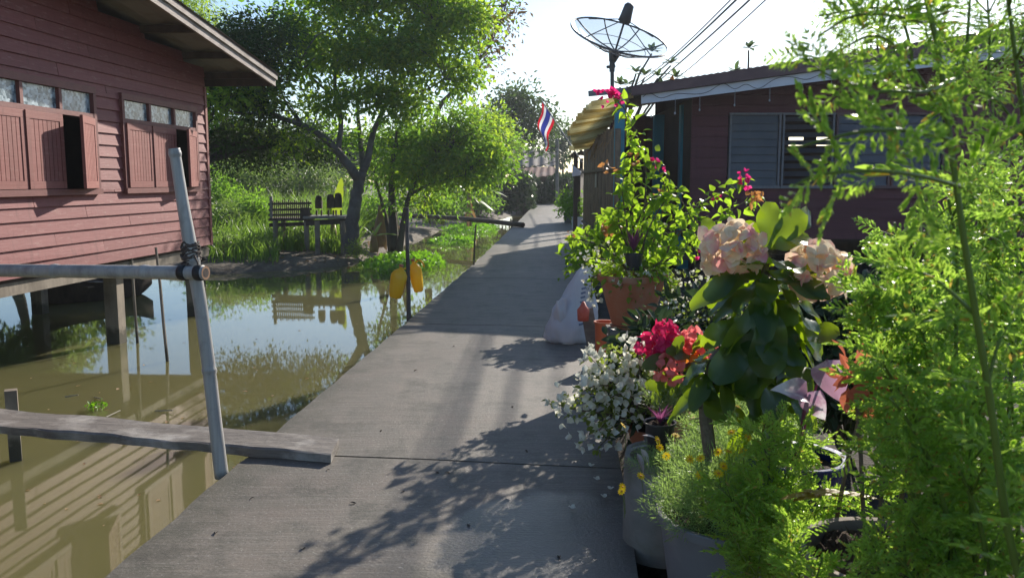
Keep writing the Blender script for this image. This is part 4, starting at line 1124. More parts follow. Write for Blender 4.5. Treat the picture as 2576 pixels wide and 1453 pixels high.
raft(1082, 1196, 600, 619, 'middle raft of water hyacinth in the narrow part of the canal', 92, 800, .7)
raft(1115, 1255, 566, 592, 'farthest raft of water hyacinth, under the dark log', 93, 1300, .8)
raft(225, 262, 1024, 1036, 'small tuft of green weed floating by the house stilt', 94, 30, .3)

# banana plants
def bananaleaf(m, p0, d, L, w, bend, seed, tear=.0):
    r = np.random.default_rng(seed); d = nrm(np.asarray(d)); side = nrm(np.cross(d, [0, 0, 1.])+1e-6); n = 14; rows = []
    for i in range(n+1):
        t = i/n; c = p0+d*L*t+np.array([0, 0, -bend*L*t*t]); k = (math.sin(math.pi*min(1, .04+t**.75*.96)))**.6*w/2
        ro = []
        for s_ in (-1, -.5, 0, .5, 1): ro.append(c+side*s_*k*(1+.10*math.sin(i*2.7+s_))+np.array([0, 0, -.25*abs(s_)*k+.03*math.sin(i*1.9+s_*3)*w]))
        rows.append(ro)
    m.grid(np.array(rows))
def banana(u, v, Y, label, leaves, stem_h, seed, mats='banana', dead=6):
    b = PB(u, v, Y); b[2] = -.3; t = empty('banana_plant', b, label, 'banana plant')
    m = MB(); m.tube(np.array([b-hz*.1, b+hz*stem_h*.5, b+hz*stem_h]), [.12, .10, .06], 10); m.build('stem', M['deadleaf'], t, smooth=True)
    m = MB()
    for i, (dx, dy, dz, L, w_, bd) in enumerate(leaves): bananaleaf(m, b+hz*stem_h*.95, (dx, dy, dz), L, w_, bd, seed+i)
    m.build('foliage', M[mats], t, smooth=True)
    if dead:
        m = MB(); r = np.random.default_rng(seed)
        for i in range(dead): bananaleaf(m, b+hz*(stem_h*(.5+.5*r.random())), (r.normal()*.5, r.normal()*.5, -.9), .6+.4*r.random(), .16, .1, i)
        m.build('dead_foliage', M['deadleaf'], t)
banana(838, 560, 20.6, 'banana plant with one glowing yellow green upright leaf behind the platform', [(.16, .42, 1.2, 1.45, .36, .02), (-.75, -.1, .5, .95, .26, .25), (-.25, .3, .9, .8, .24, .15), (.7, .2, .5, .8, .24, .3), (.3, -.3, .5, .6, .2, .3)], .62, 5, dead=3)
banana(940, 590, 19.6, 'small banana plant leaning right between the two trees', [(.85, -.1, .35, .75, .2, .35), (.3, .2, .8, .6, .2, .3), (-.5, 0, .7, .5, .18, .3)], .35, 15, dead=0)
banana(958, 590, 21.2, 'dead brown banana clump hanging beside the dark stems', [(.2, 0, .9, .5, .2, .4)], 1.15, 25, 'deadleaf', dead=26)
banana(1180, 545, 31., 'banana plant with yellow hanging leaf on the far bank', [(.9, -.1, .5, 1.9, .45, .55), (-.6, 0, .8, 1.6, .4, .45), (.3, .3, 1, 1.6, .4, .4), (.6, -.2, -.2, 1.2, .35, .3)], 1.3, 35, dead=5)
banana(1112, 550, 32., 'banana plant beside the shaded bush on the far bank', [(-.4, 0, .9, 1.5, .4, .4), (.7, 0, .6, 1.4, .4, .5)], 1.2, 45, dead=4)
m = MB(); r = np.random.default_rng(5)
for (u, v, Y, L) in ((1168, 480, 30.6, .9), (1180, 500, 30.6, .7), (1130, 520, 31.6, .9), (825, 590, 20.2, .55), (775, 570, 20, .4)):
    bananaleaf(m, PB(u, v, Y), (r.normal()*.15, 0, -1), L, .26, -.05, int(u))
m.build('hanging_leaves', M['yellowing'], None, label='yellowed hanging banana leaves along the bank', cat='leaves', kind='stuff')
# drift wood and litter on the bank
N = 420; r = np.random.default_rng(6); u = r.uniform(560, 1060, N); y = KY*r.uniform(17.3, 24, N); x = (u-1288)/F*y
ok = bank_dist(x, y) > .1; x, y = x[ok], y[ok]; n_ = len(x)
m = MB(); m.scatter(leaf(.5, 2, .2, .2), np.stack([x, y, ground_z(x, y)+.025], 1), np.stack([r.normal(size=n_), r.normal(size=n_), .2*r.normal(size=n_)], 1), np.array([0, 0, 1.])+.4*r.normal(size=(n_, 3)), .10+.1*r.random(n_))
m.build('leaf_litter', M['deadleaf'], kind='stuff', label='dry leaves scattered over the mud bank', cat='leaf litter')

# ------------------------------------------------------------------ far houses, pole, right hand far yard
fh = empty('far_house', (1.5, 60, 0), 'low far shed with a rusty pink tin roof at the end of the path', 'shed')
def tin(m, a, b, c, d, n=60, amp=.05):
    rows = []
    for t in np.linspace(0, 1, 4):
        p, q = a*(1-t)+d*t, b*(1-t)+c*t
        rows.append([p*(1-k)+q*k+hz*amp*math.sin(k*n*math.pi*.5) for k in np.linspace(0, 1, n*2)])
    m.grid(np.array(rows)); m.grid(np.array(rows)[:, ::-1]-hz*.03)
m = MB(); tin(m, P(1282, 452, 57), P(1398, 440, 57), P(1396, 419, 60), P(1300, 422, 60), 24, .03); m.build('roof', M['rust'], fh)
m = MB(); m.box((1.6, 60.5, .9), (3.2, 5, 1.7)); m.build('wall', M['darkwood'], fh)
fh = empty('far_house', (2, 68, 0), 'taller far house whose grey corrugated roof shows above the rusty shed', 'house')
m = MB(); tin(m, P(1283, 418, 63), P(1402, 418, 63), P(1402, 385, 67), P(1283, 372, 67), 18, .07); m.build('roof', M['tinroof'], fh)
m = MB(); m.box((1.7, 67, 1.2), (3.4, 6, 2.3)); m.build('wall', M['brownwood'], fh)
a, b = P(1402, 500, 52), P(1401, 350, 52); a[2] = 0
m = MB(); m.tube(np.array([a, b]), .11, 8); m.build('utility_pole', M['cement'], None, label='grey concrete pole standing at the bend of the far path', cat='pole')
m = MB()
for v0, v1 in ((396, 372), (384, 365), (420, 392)): m.tube(curve([P(1284, v0+4, 52), P(1340, v0, 51), P(1401, v0-14, 51.9)], 8), .02, 5)
m.build('fence_wire', M['wire'], None, label='thin dark lines strung from the far pole across the rusty roofs', cat='wire')
yd = empty('far_porch', (3.2, 26, 0), 'dark timber porch with grey tin roof beyond the bamboo screen', 'porch')
m = MB(); tin(m, P(1440, 385, 24.5), P(1500, 372, 24.5), P(1520, 378, 32), P(1425, 398, 32), 14, .03); m.build('roof', M['tinroof'], yd)
for u, Y in ((1448, 25), (1462, 31), (1480, 24)):
    q = P(u, 450, Y); m = MB(); m.box((q[0], q[1], 1.1), (.12, .12, 2.4)); m.build('post', M['darkwood'], yd)
m = MB(); q0, q1 = P(1452, 480, 27), P(1464, 480, 33); m.hexa([(q0[0], 27, -.1), (q0[0]+.1, 27, -.1), (q1[0]+.1, 33, -.1), (q1[0], 33, -.1), (q0[0], 27, 1.9), (q0[0]+.1, 27, 1.9), (q1[0]+.1, 33, 1.9), (q1[0], 33, 1.9)]); m.build('wall', M['darkwood'], yd)
q = [P(1440, 416, 24.), P(1461, 432, 24.2), P(1458, 441, 24.2), P(1439, 444, 24.)]
m = MB(); m.hexa(q+[p+np.array([.02, .03, 0]) for p in q]); m.build('hanging_sign', M['white'], None, label='small pale blank board hanging below the far porch roof', cat='board')
m = MB(); rows = []
fb, ft = P(1440, 371, 22.2), P(1361, 250, 21.6)
fl = empty('flag', fb, 'striped red white and blue flag on a slanting pole above the path', 'flag')
m.tube(np.array([fb+nrm(fb-ft)*.5, ft]), .016, 7); m.build('flagpole', M['alu'], fl)
me = bpy.data.meshes.new('cloth'); nu, nv = 18, 14; V = []; UV = []
pd = nrm(fb-ft)
for i in range(nu):
    for j in range(nv):
        a = i/(nu-1); b_ = j/(nv-1)              # a along the pole (hoist), b outwards, hanging down
        q = ft+pd*(.05+.62*a)+np.array([-.10+.10*math.sin(b_*7+a*2), .10*math.sin(b_*9+a*3), -1.0])*(b_*.80)*np.array([1, 1, 1])
        q = q+np.array([-.20*b_*a*0.9, 0, .02*math.sin(a*8)*b_]); V.append(q-fb); UV.append((b_, a))
Fq = [[i*nv+j, i*nv+j+1, (i+1)*nv+j+1, (i+1)*nv+j] for i in range(nu-1) for j in range(nv-1)]
me.from_pydata([list(map(float, q)) for q in V], [], Fq); uvl = me.uv_layers.new(name='UVMap')
for lp in me.loops: uvl.data[lp.index].uv = UV[lp.vertex_index]
me.materials.append(M['flag']); me.polygons.foreach_set('use_smooth', [True]*len(me.polygons))
oc = bpy.data.objects.new('cloth', me); col.objects.link(oc); oc.parent = fl; ROOT[oc.name] = fb
# planters by the screen
pk = 0
for (u, v, w_, lab) in ((1436, 560, .55, 'leafy plant in a grey trough beside the far path'), (1452, 575, .4, 'leafy plant in a white bucket at the end of the bamboo screen')):
    q = G(u, v); t = empty('potted_plant', q, lab, 'potted plant', 'plants beside the far path')
    m = MB(); m.lathe([(0, 0), (w_*.42, 0), (w_*.5, .38), (w_*.46, .38), (w_*.42, .3), (0, .3)], q, 16); m.build('pot', M['cement' if pk == 0 else 'white'], t); pk = 1
    cl = lobes_pts([(q+hz*.75, (.38, .38, .38), 14), (q+hz*.5+np.array([-.2, 0, 0]), (.2, .2, .2), 5)], int(u)); foliage(cl, 30, .14, .14, leaf_low(.4), .1, int(u)).build('foliage', M['tree'], t)
    m = MB()
    for c in cl[::2]: m.tube(np.array([q+hz*.3, (q+c)/2+hz*.1, c]), .008, 5, cap=False)
    m.build('stem', M['twig'], t)

# ------------------------------------------------------------------ satellite dish on the roof
dc = P(1548, 128, 15.6); dish = empty('satellite_dish', P(1540, 225, 15.6), 'large black mesh satellite dish on a pole above the roof', 'satellite dish')
ftop = P(1583, 14, 15.25)
axd = nrm(ftop-dc+np.array([0, -.02, 0])); sx_ = nrm(np.cross(axd, [0, 1, 0])); sy_ = np.cross(axd, sx_)
RD = .885; DEP = .26
def dpt(r, a): return dc+axd*(DEP*(r/RD)**2)+(sx_*math.cos(a)+sy_*math.sin(a))*r
m = MB(); rows = [[dpt(RD*k/10+.01, 2*math.pi*i/48) for i in range(49)] for k in range(11)]
m.grid(np.array(rows)); m.build('reflector', M['dish'], dish, smooth=True)
m = MB(); m.tube(np.array([dpt(RD, 2*math.pi*i/64) for i in range(65)]), .017, 6, cap=False)
for i in range(8):
    m.tube(np.array([dpt(RD*k/8, 2*math.pi*i/8+.35) for k in range(9)]), .013, 5)
for r_ in (.30, .6): m.tube(np.array([dpt(RD*r_, 2*math.pi*i/40) for i in range(41)]), .006, 5, cap=False)
m.build('rib_frame', M['darkmetal'], dish)
fz_ = dc+axd*(np.linalg.norm(ftop-dc)-.16)
m = MB(); m.tube(np.array([fz_-axd*.12, fz_, fz_+axd*.16, fz_+axd*.2]), [.115, .10, .085, .05], 14); m.build('feed_horn', M['darkmetal'], dish, smooth=True)
for i in range(4):
    m = MB(); m.tube(np.array([dpt(RD*.97, 2*math.pi*i/4+.75), fz_-axd*.08]), .009, 5); m.build('feed_strut', M['darkmetal'], dish)
m = MB(); m.tube(np.array([dc, fz_-axd*.1]), .02, 6); m.build('feed_strut', M['darkmetal'], dish)
pb_ = P(1541, 240, 15.6); pt_ = P(1540, 152, 15.6)
m = MB(); m.tube(np.array([pb_-hz*.35, pt_]), .036, 10); m.tube(np.array([pt_-hz*.2, pt_-hz*.02]), .05, 10); m.build('pole', M['darkmetal'], dish)
m = MB(); m.tube(np.array([pt_-hz*.03, dc-axd*.02]), [.06, .12], 12); m.bar(pt_+np.array([-.1, 0, -.12]), pt_+np.array([.06, 0, -.1]), .03, .05); m.build('mount', M['darkmetal'], dish)

# overhead cables, parallel to the path
cb = [(1852, 0, 1640, 192, .024), (1838, 0, 1660, 168, .016), (1886, 0, 1622, 232, .024), (1926, 0, 1705, 195, .017)]
for i, (ua, va, ub, vb, r_) in enumerate(cb):
    zc = 5.35+.1*i
    d0, d1 = ray(ua, va), ray(ub, vb)
    a = np.array([0, 0, CZ])+d0*((zc-CZ)/d0[2]); 
    # far end: same cable sags a little towards its next pole
    b = np.array([0, 0, CZ])+d1*((zc-.25-CZ)/d1[2])
    dir_ = nrm(b-a); pts = [a-dir_*14+hz*.5, a-dir_*6+hz*.12, a, (a+b)/2-hz*.05, b, b+dir_*12+hz*.4]
    m = MB(); m.tube(curve(pts, 30), r_, 6)
    m.build('overhead_cable', M['wire'], None, label='%s of the four dark cables slanting over the roof' % ['second', 'uppermost', 'third', 'lowest'][i], cat='cable', group='overhead cables')

# frangipani behind the roof
ft_ = empty('frangipani_tree', (4, 21.5, 0), 'frangipani whose leaf rosettes peep above the maroon house roof', 'tree')
m = MB(); tips = [P(u, v, 21.3) for u, v in ((1600, 182), (1578, 212), (1655, 192), (1688, 160), (1640, 130), (1622, 190), (1884, 122), (1850, 178), (2206, 78), (2190, 108), (2240, 84), (1700, 195), (1560, 214), (2215, 120), (1665, 215))]
ctr = [np.array([2.6, 21.6, .0]), np.array([5.9, 21.7, .0]), np.array([9.2, 21.6, 0.])]
for tp in tips:
    c = min(ctr, key=lambda q: abs(q[0]-tp[0])); limb(m, [c, c+np.array([.1, 0, 1.6]), np.array([(c[0]+tp[0])/2, 21.5, max(1.9, tp[2]-.9)]), tp-hz*.05], .06, .022, 7, 10)
m.build('trunk', M['bark'], ft_, smooth=True)
m = MB(); r = np.random.default_rng(8)
for tp in tips:
    n_ = 11; a = np.arange(n_)*2.4; el = r.uniform(.1, 1.1, n_); ax = np.stack([np.cos(a)*np.cos(el), np.sin(a)*np.cos(el), np.sin(el)], 1)
    m.scatter(leaf(.34, 4, .12, .25), np.repeat(tp[None], n_, 0), ax, np.array([0, 0, 1.])-.3*ax, .24+.1*r.random(n_))
m.build('crown', M['frangi'], ft_)
m = MB(); tp = P(1691, 188, 21.2); m.scatter(leaf(.4, 3, .2, .5), np.repeat(tp[None], 4, 0), np.array([(.1, 0, -1), (-.2, 0, -1), (.2, 0, -.8), (0, 0, -1.)]), rand_dirs(4), .22); m.build('dry_leaf', M['orangelf'], ft_)
# ------------------------------------------------------------------ flowers along the right edge of the path
def pot(m, c, r0, r1, h, rim=.02, n=36, wall=.012):
    m.lathe([(0, .0), (r0*.97, 0), (r0, .006), (r1-.004, h-rim*1.6), (r1+rim*.5, h-rim*1.5), (r1+rim*.55, h-.004), (r1+rim*.4, h), (r1-wall, h-.002), (r1-wall*1.5, h-.06), (r0*.9, .03), (0, .03)], c, n)
def soil(c, r, h, parent, mt='soil'):
    m = MB(); random.seed(int(abs(c[0]*1000))); m.disc(np.asarray(c)+hz*h, r, 26, .04); m.build('soil', M[mt], parent, smooth=True)
LH = leaf(.72, 5, .22, .30, 'heart'); LE = leaf(.5, 4, .16, .3); PT = petal()
def along(paths, n, r, off=.02, t0=.1):
    out = []; ax = []
    for c in paths:
        L = np.linalg.norm(np.diff(c, axis=0), axis=1).sum(); k = max(3, int(n*L))
        for t in np.linspace(t0, 1, k):
            x = t*(len(c)-1); i = min(int(x), len(c)-2); p = c[i]*(1-x+i)+c[i+1]*(x-i); d = nrm(c[i+1]-c[i])
            q = nrm(r.normal(size=3)); out.append(p+q*off*r.random()); ax.append(d*.35+q)
    return np.array(out), np.array(ax)
def clusters(parent, mt, centers, size, r, n=9, spread=.05):
    for c in centers:
        m = MB(); bracts(m, [c], size, r, n=n, spread=spread); m.build('flower_cluster', M[mt], parent)
def bracts(m, centers, size, r, per=3, n=9, spread=.05, out=None):
    for c in centers:
        p = c+r.normal(size=(n, 3))*spread; d = nrm(p-c+r.normal(size=(n, 3))*.01+np.array([0, -.01, .02])); 
        for q, dd in zip(p, d):
            a = nrm(np.cross(dd, r.normal(size=3))); b = np.cross(dd, a)
            for k in range(per):
                th = 2*math.pi*k/per; s_ = a*math.cos(th)+b*math.sin(th)
                m.scatter(PT, q[None], (s_*.75+dd*.65)[None], (dd*.75-s_*.65)[None], np.array([size*(.8+.4*r.random())]))

# --- tall magenta bougainvillea in the big terracotta pot
Yp = 6.3
pc = np.array([P(1590, 740, Yp)[0], Yp, .44]); kp = Yp/F
q0 = np.array([pc[0], pc[1], 0])
m = MB(); m.box((pc[0]-.02, pc[1], .13), (.30, .26, .42)); m.box((pc[0]+.0, pc[1]-.01, .388), (.36, .30, .045)); m.build('concrete_block', M['cement'], None, label='grey concrete block stand under the big terracotta pot', cat='block')
m = MB(); m.lathe([(0, 0), (.15, 0), (.165, .022), (.14, .025), (0, .02)], pc-hz*.028, 30); m.build('pot_saucer', M['terracotta'], None, label='terracotta saucer between the big pot and its concrete stand', cat='saucer', group=None)
bg_ = empty('potted_bougainvillea', pc, 'tall bougainvillea with magenta flowers in a big round terracotta pot', 'potted plant')
m = MB(); pot(m, pc, .150, .245, .375, .03, 40, .02); m.build('pot', M['terracotta'], bg_, smooth='auto'); soil(pc, .215, .33, bg_)
r = np.random.default_rng(101)
st = [[(1600, 690, 0), (1618, 560, 0), (1625, 430, .05), (1604, 345, .05), (1578, 285, .05), (1545, 243, .05)], [(1612, 690, 0), (1660, 560, .1), (1672, 470, .1), (1640, 395, .1)],
 [(1618, 690, 0), (1700, 600, .1), (1752, 525, .1), (1815, 482, .1), (1872, 452, .1)], [(1622, 690, .1), (1720, 620, .2), (1800, 560, .2), (1850, 520, .2), (1906, 494, .2)],
 [(1585, 690, -.05), (1545, 640, -.1), (1490, 610, -.1), (1432, 600, -.1)], [(1600, 690, 0), (1582, 600, -.05), (1560, 560, -.05), (1530, 545, -.05)], [(1630, 690, 0), (1700, 640, -.1), (1752, 622, -.1)],
 [(1600, 680, 0), (1590, 520, .05), (1590, 420, .05), (1588, 330, .05)], [(1640, 640, .1), (1690, 560, 0), (1740, 540, 0), (1768, 600, 0)], [(1610, 690, -.1), (1620, 610, -.15), (1650, 540, -.15), (1700, 470, -.1)],
 [(1600, 560, 0), (1640, 500, -.1), (1700, 490, -.1), (1745, 560, -.1)], [(1590, 640, -.1), (1570, 520, -.1), (1565, 480, -.1)], [(1600, 660, -.1), (1640, 600, -.15), (1720, 580, -.15), (1760, 590, -.1)], [(1600, 660, 0), (1570, 600, -.1), (1555, 540, -.1), (1570, 440, 0)],  [(1600, 690, 0), (1660, 660, -.15), (1690, 610, -.2)]]
cs = [curve([P(u, v, Yp+d) for u, v, d in s_], 16) for s_ in st]
m = MB()
for c in cs: m.tube(c, np.linspace(.010, .003, len(c)), 6)
m.build('stem', M['twig'], bg_)
p, ax = along(cs, 50, r, .06, .12); N = len(p); ax[:, 2] -= .35
nm = r.normal(size=(N, 3))*.7+np.array([0, -.2, 1.])
m = MB(); m.scatter(LH, p, ax, nm, .054+.036*r.random(N))
p2, a2 = along(cs[4:8]+cs[9:], 26, r, .09, .1); m.scatter(LE, p2, a2, r.normal(size=(len(p2), 3))+hz*.6, .045+.03*r.random(len(p2)))
a_ = r.random(240)*2*math.pi; k_ = .16+.13*r.random(240); rim = np.stack([pc[0]+k_*np.cos(a_), pc[1]+k_*np.sin(a_), pc[2]+.37+.09*r.random(240)-np.where(k_ > .255, .16*r.random(240), 0)], 1)
m.scatter(LE, rim, np.stack([np.cos(a_), np.sin(a_), .5*r.normal(size=240)], 1), r.normal(size=(240, 3))*.6+hz, .045+.04*r.random(240))
m.build('foliage', M['boug'], bg_)
clusters(bg_, 'magenta', [P(u, v, Yp) for u, v in ((1545, 243), (1556, 250), (1538, 248))], .034, r, n=5, spread=.018)
clusters(bg_, 'magenta', [P(u, v, Yp+.05) for u, v in ((1516, 236), (1527, 238), (1500, 236), (1524, 258))], .026, r, n=3, spread=.016)
clusters(bg_, 'magenta', [P(u, v, Yp+.1) for u, v in ((1868, 440), (1882, 452), (1876, 458))], .033, r, n=4, spread=.016)
clusters(bg_, 'magenta', [P(1798, 506, Yp+.1), P(1812, 498, Yp+.1)], .026, r, n=2, spread=.01)
clusters(bg_, 'magenta', [P(u, v, Yp+.1) for u, v in ((1652, 412), (1664, 420), (1636, 404))], .030, r, n=3, spread=.012)
clusters(bg_, 'magenta', [P(1760, 640, Yp-.1), P(1750, 655, Yp-.1)], .028, r, n=2, spread=.01)
for u, v in ((1530, 420), (1664, 496), (1896, 494), (1905, 498), (1526, 582), (1440, 598), (1860, 640), (1600, 400), (1560, 565), (1525, 578)):
    m = MB(); n_ = 9; c = P(u, v, Yp); m.scatter(LE, c+r.normal(size=(n_, 3))*.02, rand_dirs(n_, r), rand_dirs(n_, r), .05+.02*r.random(n_)); m.build('young_shoot', M['bronze'], bg_)
# purple spiky plant in the same pot region
pp_ = empty('spiky_plant', P(1592, 640, Yp-.2), 'pink purple spiky leaved plant standing among the bougainvillea stems', 'plant')
m = MB(); c = P(1594, 634, Yp-.22); n_ = 13; a = np.linspace(0, 6.28, n_); ax = np.stack([.42*np.cos(a), .4*np.sin(a), np.ones(n_)*1.], 1)+r.normal(size=(n_, 3))*.15
m.scatter(leaf(.16, 5, .3, .08, 'lance'), np.repeat(c[None], n_, 0), ax, -ax*[1, 1, 0]+hz*.2, .13+.08*r.random(n_)); m.build('foliage', M['purple'], pp_)
m = MB(); pot(m, c-hz*.13, .05, .065, .12, .008, 20); m.build('pot', M['blackpot'], pp_)

def whiteboug(name, base, label, strands, Y, leafN, flowers, size, fl_n, spread, seed, potr=None, lsize=.03):
    r = np.random.default_rng(seed); t = empty(name, base, label, 'potted plant', None)
    cs = [curve([P(u, v, Y+d) for u, v, d in s_], 14) for s_ in strands]
    m = MB()
    for c in cs: m.tube(c, np.linspace(.007, .002, len(c)), 5)
    m.build('stem', M['twig'], t)
    p, ax = along(cs, leafN, r, .07, .15); N = len(p)
    m = MB(); m.scatter(leaf(.6, 3, .2, .25), p+r.normal(size=(N, 3))*.012, ax, r.normal(size=(N, 3))*.8+hz*.8, lsize*(.7+.7*r.random(N))); m.build('foliage', M['boug_w'], t)
    clusters(t, 'white_bract', [P(u, v, Y+d) for u, v, d in flowers], size, r, n=fl_n, spread=spread)
    if potr:
        m = MB(); pot(m, base, potr[0], potr[1], potr[2], .015); m.build('pot', M['terracotta'], t, smooth='auto'); soil(base, potr[1]*.88, potr[2]*.88, t)
    return t
# trailing white flowers over the big pot
rr = np.random.default_rng(5)
fl = [(u, v, d) for u, v, d in ((1470, 652, -.1), (1486, 668, -.1), (1505, 650, 0), (1600, 668, -.25), (1578, 705, -.27), (1620, 690, -.27), (1650, 700, -.2), (1665, 685, -.1), (1700, 690, 0), (1720, 720, 0), (1750, 700, .05), (1770, 695, .1),
  (1690, 735, 0), (1735, 755, 0), (1700, 770, 0), (1760, 765, 0), (1560, 720, -.27), (1480, 690, 0), (1640, 640, -.1), (1560, 655, -.15), (1510, 620, -.1), (1740, 790, .05), (1680, 715, -.05), (1490, 745, -.1), (1505, 752, -.1))]
whiteboug('white_bougainvillea', np.array([pc[0]+.45, 6.75, -.05]), 'small white flowers trailing around the rim and right side of the big terracotta pot',
 [[(1610, 690, .1), (1560, 660, 0), (1500, 650, -.05), (1470, 655, -.1)], [(1610, 690, 0), (1600, 670, -.2), (1575, 700, -.28), (1560, 730, -.28)], [(1625, 690, 0), (1650, 680, -.2), (1660, 710, -.22)], [(1660, 800, .4), (1690, 740, .1), (1720, 700, 0), (1770, 690, .1)],
  [(1660, 820, .4), (1700, 780, .1), (1750, 760, 0), (1765, 800, 0)], [(1650, 820, .4), (1680, 740, .1), (1690, 700, 0), (1660, 660, 0)], [(1640, 690, 0), (1630, 720, -.24), (1600, 740, -.25), (1590, 780, -.22)], [(1660, 830, .4), (1720, 830, .1), (1740, 800, 0)], [(1690, 850, .3), (1700, 800, .1), (1720, 750, 0)], [(1600, 690, 0), (1540, 640, -.1), (1520, 600, -.1)], [(1520, 690, 0), (1490, 700, -.1), (1488, 745, -.1)]],
 6.35, 70, fl, .023, 7, .030, 111, (.1, .14, .22), .032)
fl = [(1690, 800, 0), (1720, 812, 0), (1760, 822, 0), (1800, 815, 0), (1835, 800, 0), (1860, 795, 0), (1850, 830, 0), (1820, 845, 0), (1790, 850, 0), (1760, 790, 0), (1710, 835, .05), (1810, 790, 0), (1835, 850, 0), (1880, 790, 0), (1690, 780, 0)]
whiteboug('white_bougainvillea', np.array([1.3, 5.5, -.05]), 'pale sprays of tiny white flowers reaching right below the big terracotta pot',
 [[(1690, 900, .1), (1700, 830, 0), (1760, 800, 0), (1850, 795, 0), (1885, 788, 0)], [(1690, 900, .1), (1730, 860, 0), (1800, 850, 0), (1870, 820, 0)], [(1690, 900, .1), (1690, 820, 0), (1690, 770, 0)], [(1690, 900, .1), (1760, 870, 0), (1830, 860, 0), (1860, 835, 0)], [(1690, 900, .1), (1720, 820, 0), (1770, 775, 0)], [(1690, 900, .1), (1740, 830, 0), (1800, 800, 0)]],
 5.1, 95, fl, .016, 10, .034, 112, (.1, .14, .22), .026)
rr = np.random.default_rng(6)
fl = [(u, v, d) for u, v, d in ((1490, 905, 0), (1475, 900, 0), (1510, 912, 0), (1530, 905, .1), (1600, 872, -.05), (1612, 885, -.05), (1595, 890, -.05), (1480, 970, -.1), (1500, 980, -.1), (1470, 985, -.1), (1520, 940, 0), (1550, 930, 0), (1560, 960, 0), (1590, 940, 0), (1600, 985, -.1), (1620, 1000, -.1), (1600, 1015, -.1), (1640, 985, -.05),
   (1540, 990, -.1), (1570, 1000, -.1), (1520, 1010, -.1), (1400, 1015, 0), (1412, 1028, 0), (1442, 1012, 0), (1495, 1052, -.1), (1505, 1090, -.1), (1490, 1100, -.1), (1520, 1095, -.1), (1580, 920, 0), (1620, 930, 0), (1640, 950, 0), (1500, 950, -.05), (1560, 1040, -.05), (1630, 965, 0), (1545, 960, -.05), (1575, 975, -.1), (1505, 995, -.1))]
whiteboug('white_bougainvillea', np.array([.78, 4.5, -.06]), 'bushy white flowering shrub drooping over the path edge in front of the coral flowers',
 [[(1600, 1060, .1), (1540, 950, 0), (1490, 905, 0)], [(1600, 1060, .1), (1560, 980, 0), (1500, 970, -.1), (1465, 985, -.1)], [(1600, 1060, .1), (1520, 1040, -.05), (1450, 1030, 0), (1390, 1012, 0)], [(1600, 1060, .1), (1540, 1050, -.1), (1500, 1090, -.1)], [(1600, 1060, .1), (1610, 960, 0), (1605, 880, -.05)], [(1600, 1060, .1), (1640, 980, 0), (1640, 930, 0)],
  [(1600, 1060, .1), (1580, 960, 0), (1570, 900, 0), (1530, 880, 0)], [(1600, 1060, .1), (1600, 1010, -.1), (1560, 990, -.12), (1520, 1010, -.12)], [(1600, 1060, .1), (1640, 1010, -.05), (1630, 960, -.05)], [(1600, 1060, 0), (1570, 1060, -.1), (1530, 1100, -.1), (1510, 1120, -.1)], [(1600, 1060, .1), (1560, 1010, 0), (1480, 990, 0), (1440, 1010, 0)], [(1600, 1060, .1), (1600, 930, .1), (1560, 900, .1)], [(1600, 1060, .1), (1550, 980, .1), (1510, 930, .1)], [(1600, 1060, .1), (1620, 980, .1), (1600, 920, .1)]],
 4.3, 125, fl, .033, 7, .036, 113, (.11, .15, .24), .032)

# --- crown of thorns plants
CL = [leaf(.50, 12, .10, .30, 'obov', .045, 4), leaf(.42, 12, .16, .60, 'obov', .05, 4), leaf(.54, 12, .06, .15, 'obov', .06, 4)]
def flowerball(c, R_, n, size, seed, squash=(1, 1, .85)):
    r = np.random.default_rng(seed); m = MB(); k = np.arange(n)+.5
    ph = np.arccos(1-2*k/n*.93); th = np.pi*(1+5**.5)*k
    d = np.stack([np.cos(th)*np.sin(ph), np.sin(th)*np.sin(ph), np.cos(ph)], 1)
    for dd in d:
        q = np.asarray(c)+dd*R_*np.array(squash)*(.86+.22*r.random()); dd = nrm(dd+r.normal(size=3)*.22); a = nrm(np.cross(dd, r.normal(size=3))); b = np.cross(dd, a)
        sz = size*(.85+.3*r.random())
        for s_ in (1, -1):
            m.scatter(PT_ROUND, (q+a*s_*.004)[None], (a*s_*.93+dd*.25)[None], (dd*.93-a*s_*.25)[None], np.array([sz]))
    return m
PT_ROUND = petal(5, .22, 1.18)
def thorny(c, r0, seed):
    m = MB(); t = np.linspace(r0[0], r0[1], len(c)); m.tube(c, t, 10)
    r = np.random.default_rng(seed); n = 160; i = r.integers(0, len(c)-1, n); f = r.random((n, 1)); p = c[i]*(1-f)+c[i+1]*f
    d = r.normal(size=(n, 3)); d[:, 2] *= .3; d = nrm(d)
    S = np.array([(-.004, 0, 0), (.004, 0, 0), (0, 0, .004), (0, .03, 0)]); m.scatter((S, np.array([[0, 1, 3], [1, 2, 3], [2, 0, 3]])), p+d*(t.mean()*.8), d, r.normal(size=(n, 3)), .6+.5*r.random(n)); return m
Yc = 2.95
cb_ = P(1870, 1180, Yc); cb_[2] = -.08
ct = empty('crown_of_thorns', cb_, 'tall thorny stemmed plant with dark waxy leaves and two balls of cream pink flowers', 'potted plant')
m = MB(); pot(m, cb_, .14, .17, .30, .02); m.build('pot', M['terracotta'], ct, smooth='auto'); soil(cb_, .15, .26, ct)
s1 = curve([cb_+hz*.26+np.array([.05, 0, 0]), P(1944, 1050, Yc), P(1935, 900, Yc), P(1922, 780, Yc), P(1918, 680, Yc), P(1930, 625, Yc)], 24)
s2 = curve([cb_+hz*.26+np.array([-.06, 0, 0]), P(1776, 1060, Yc-.05), P(1780, 985, Yc-.05), P(1800, 900, Yc), P(1850, 860, Yc)], 16)
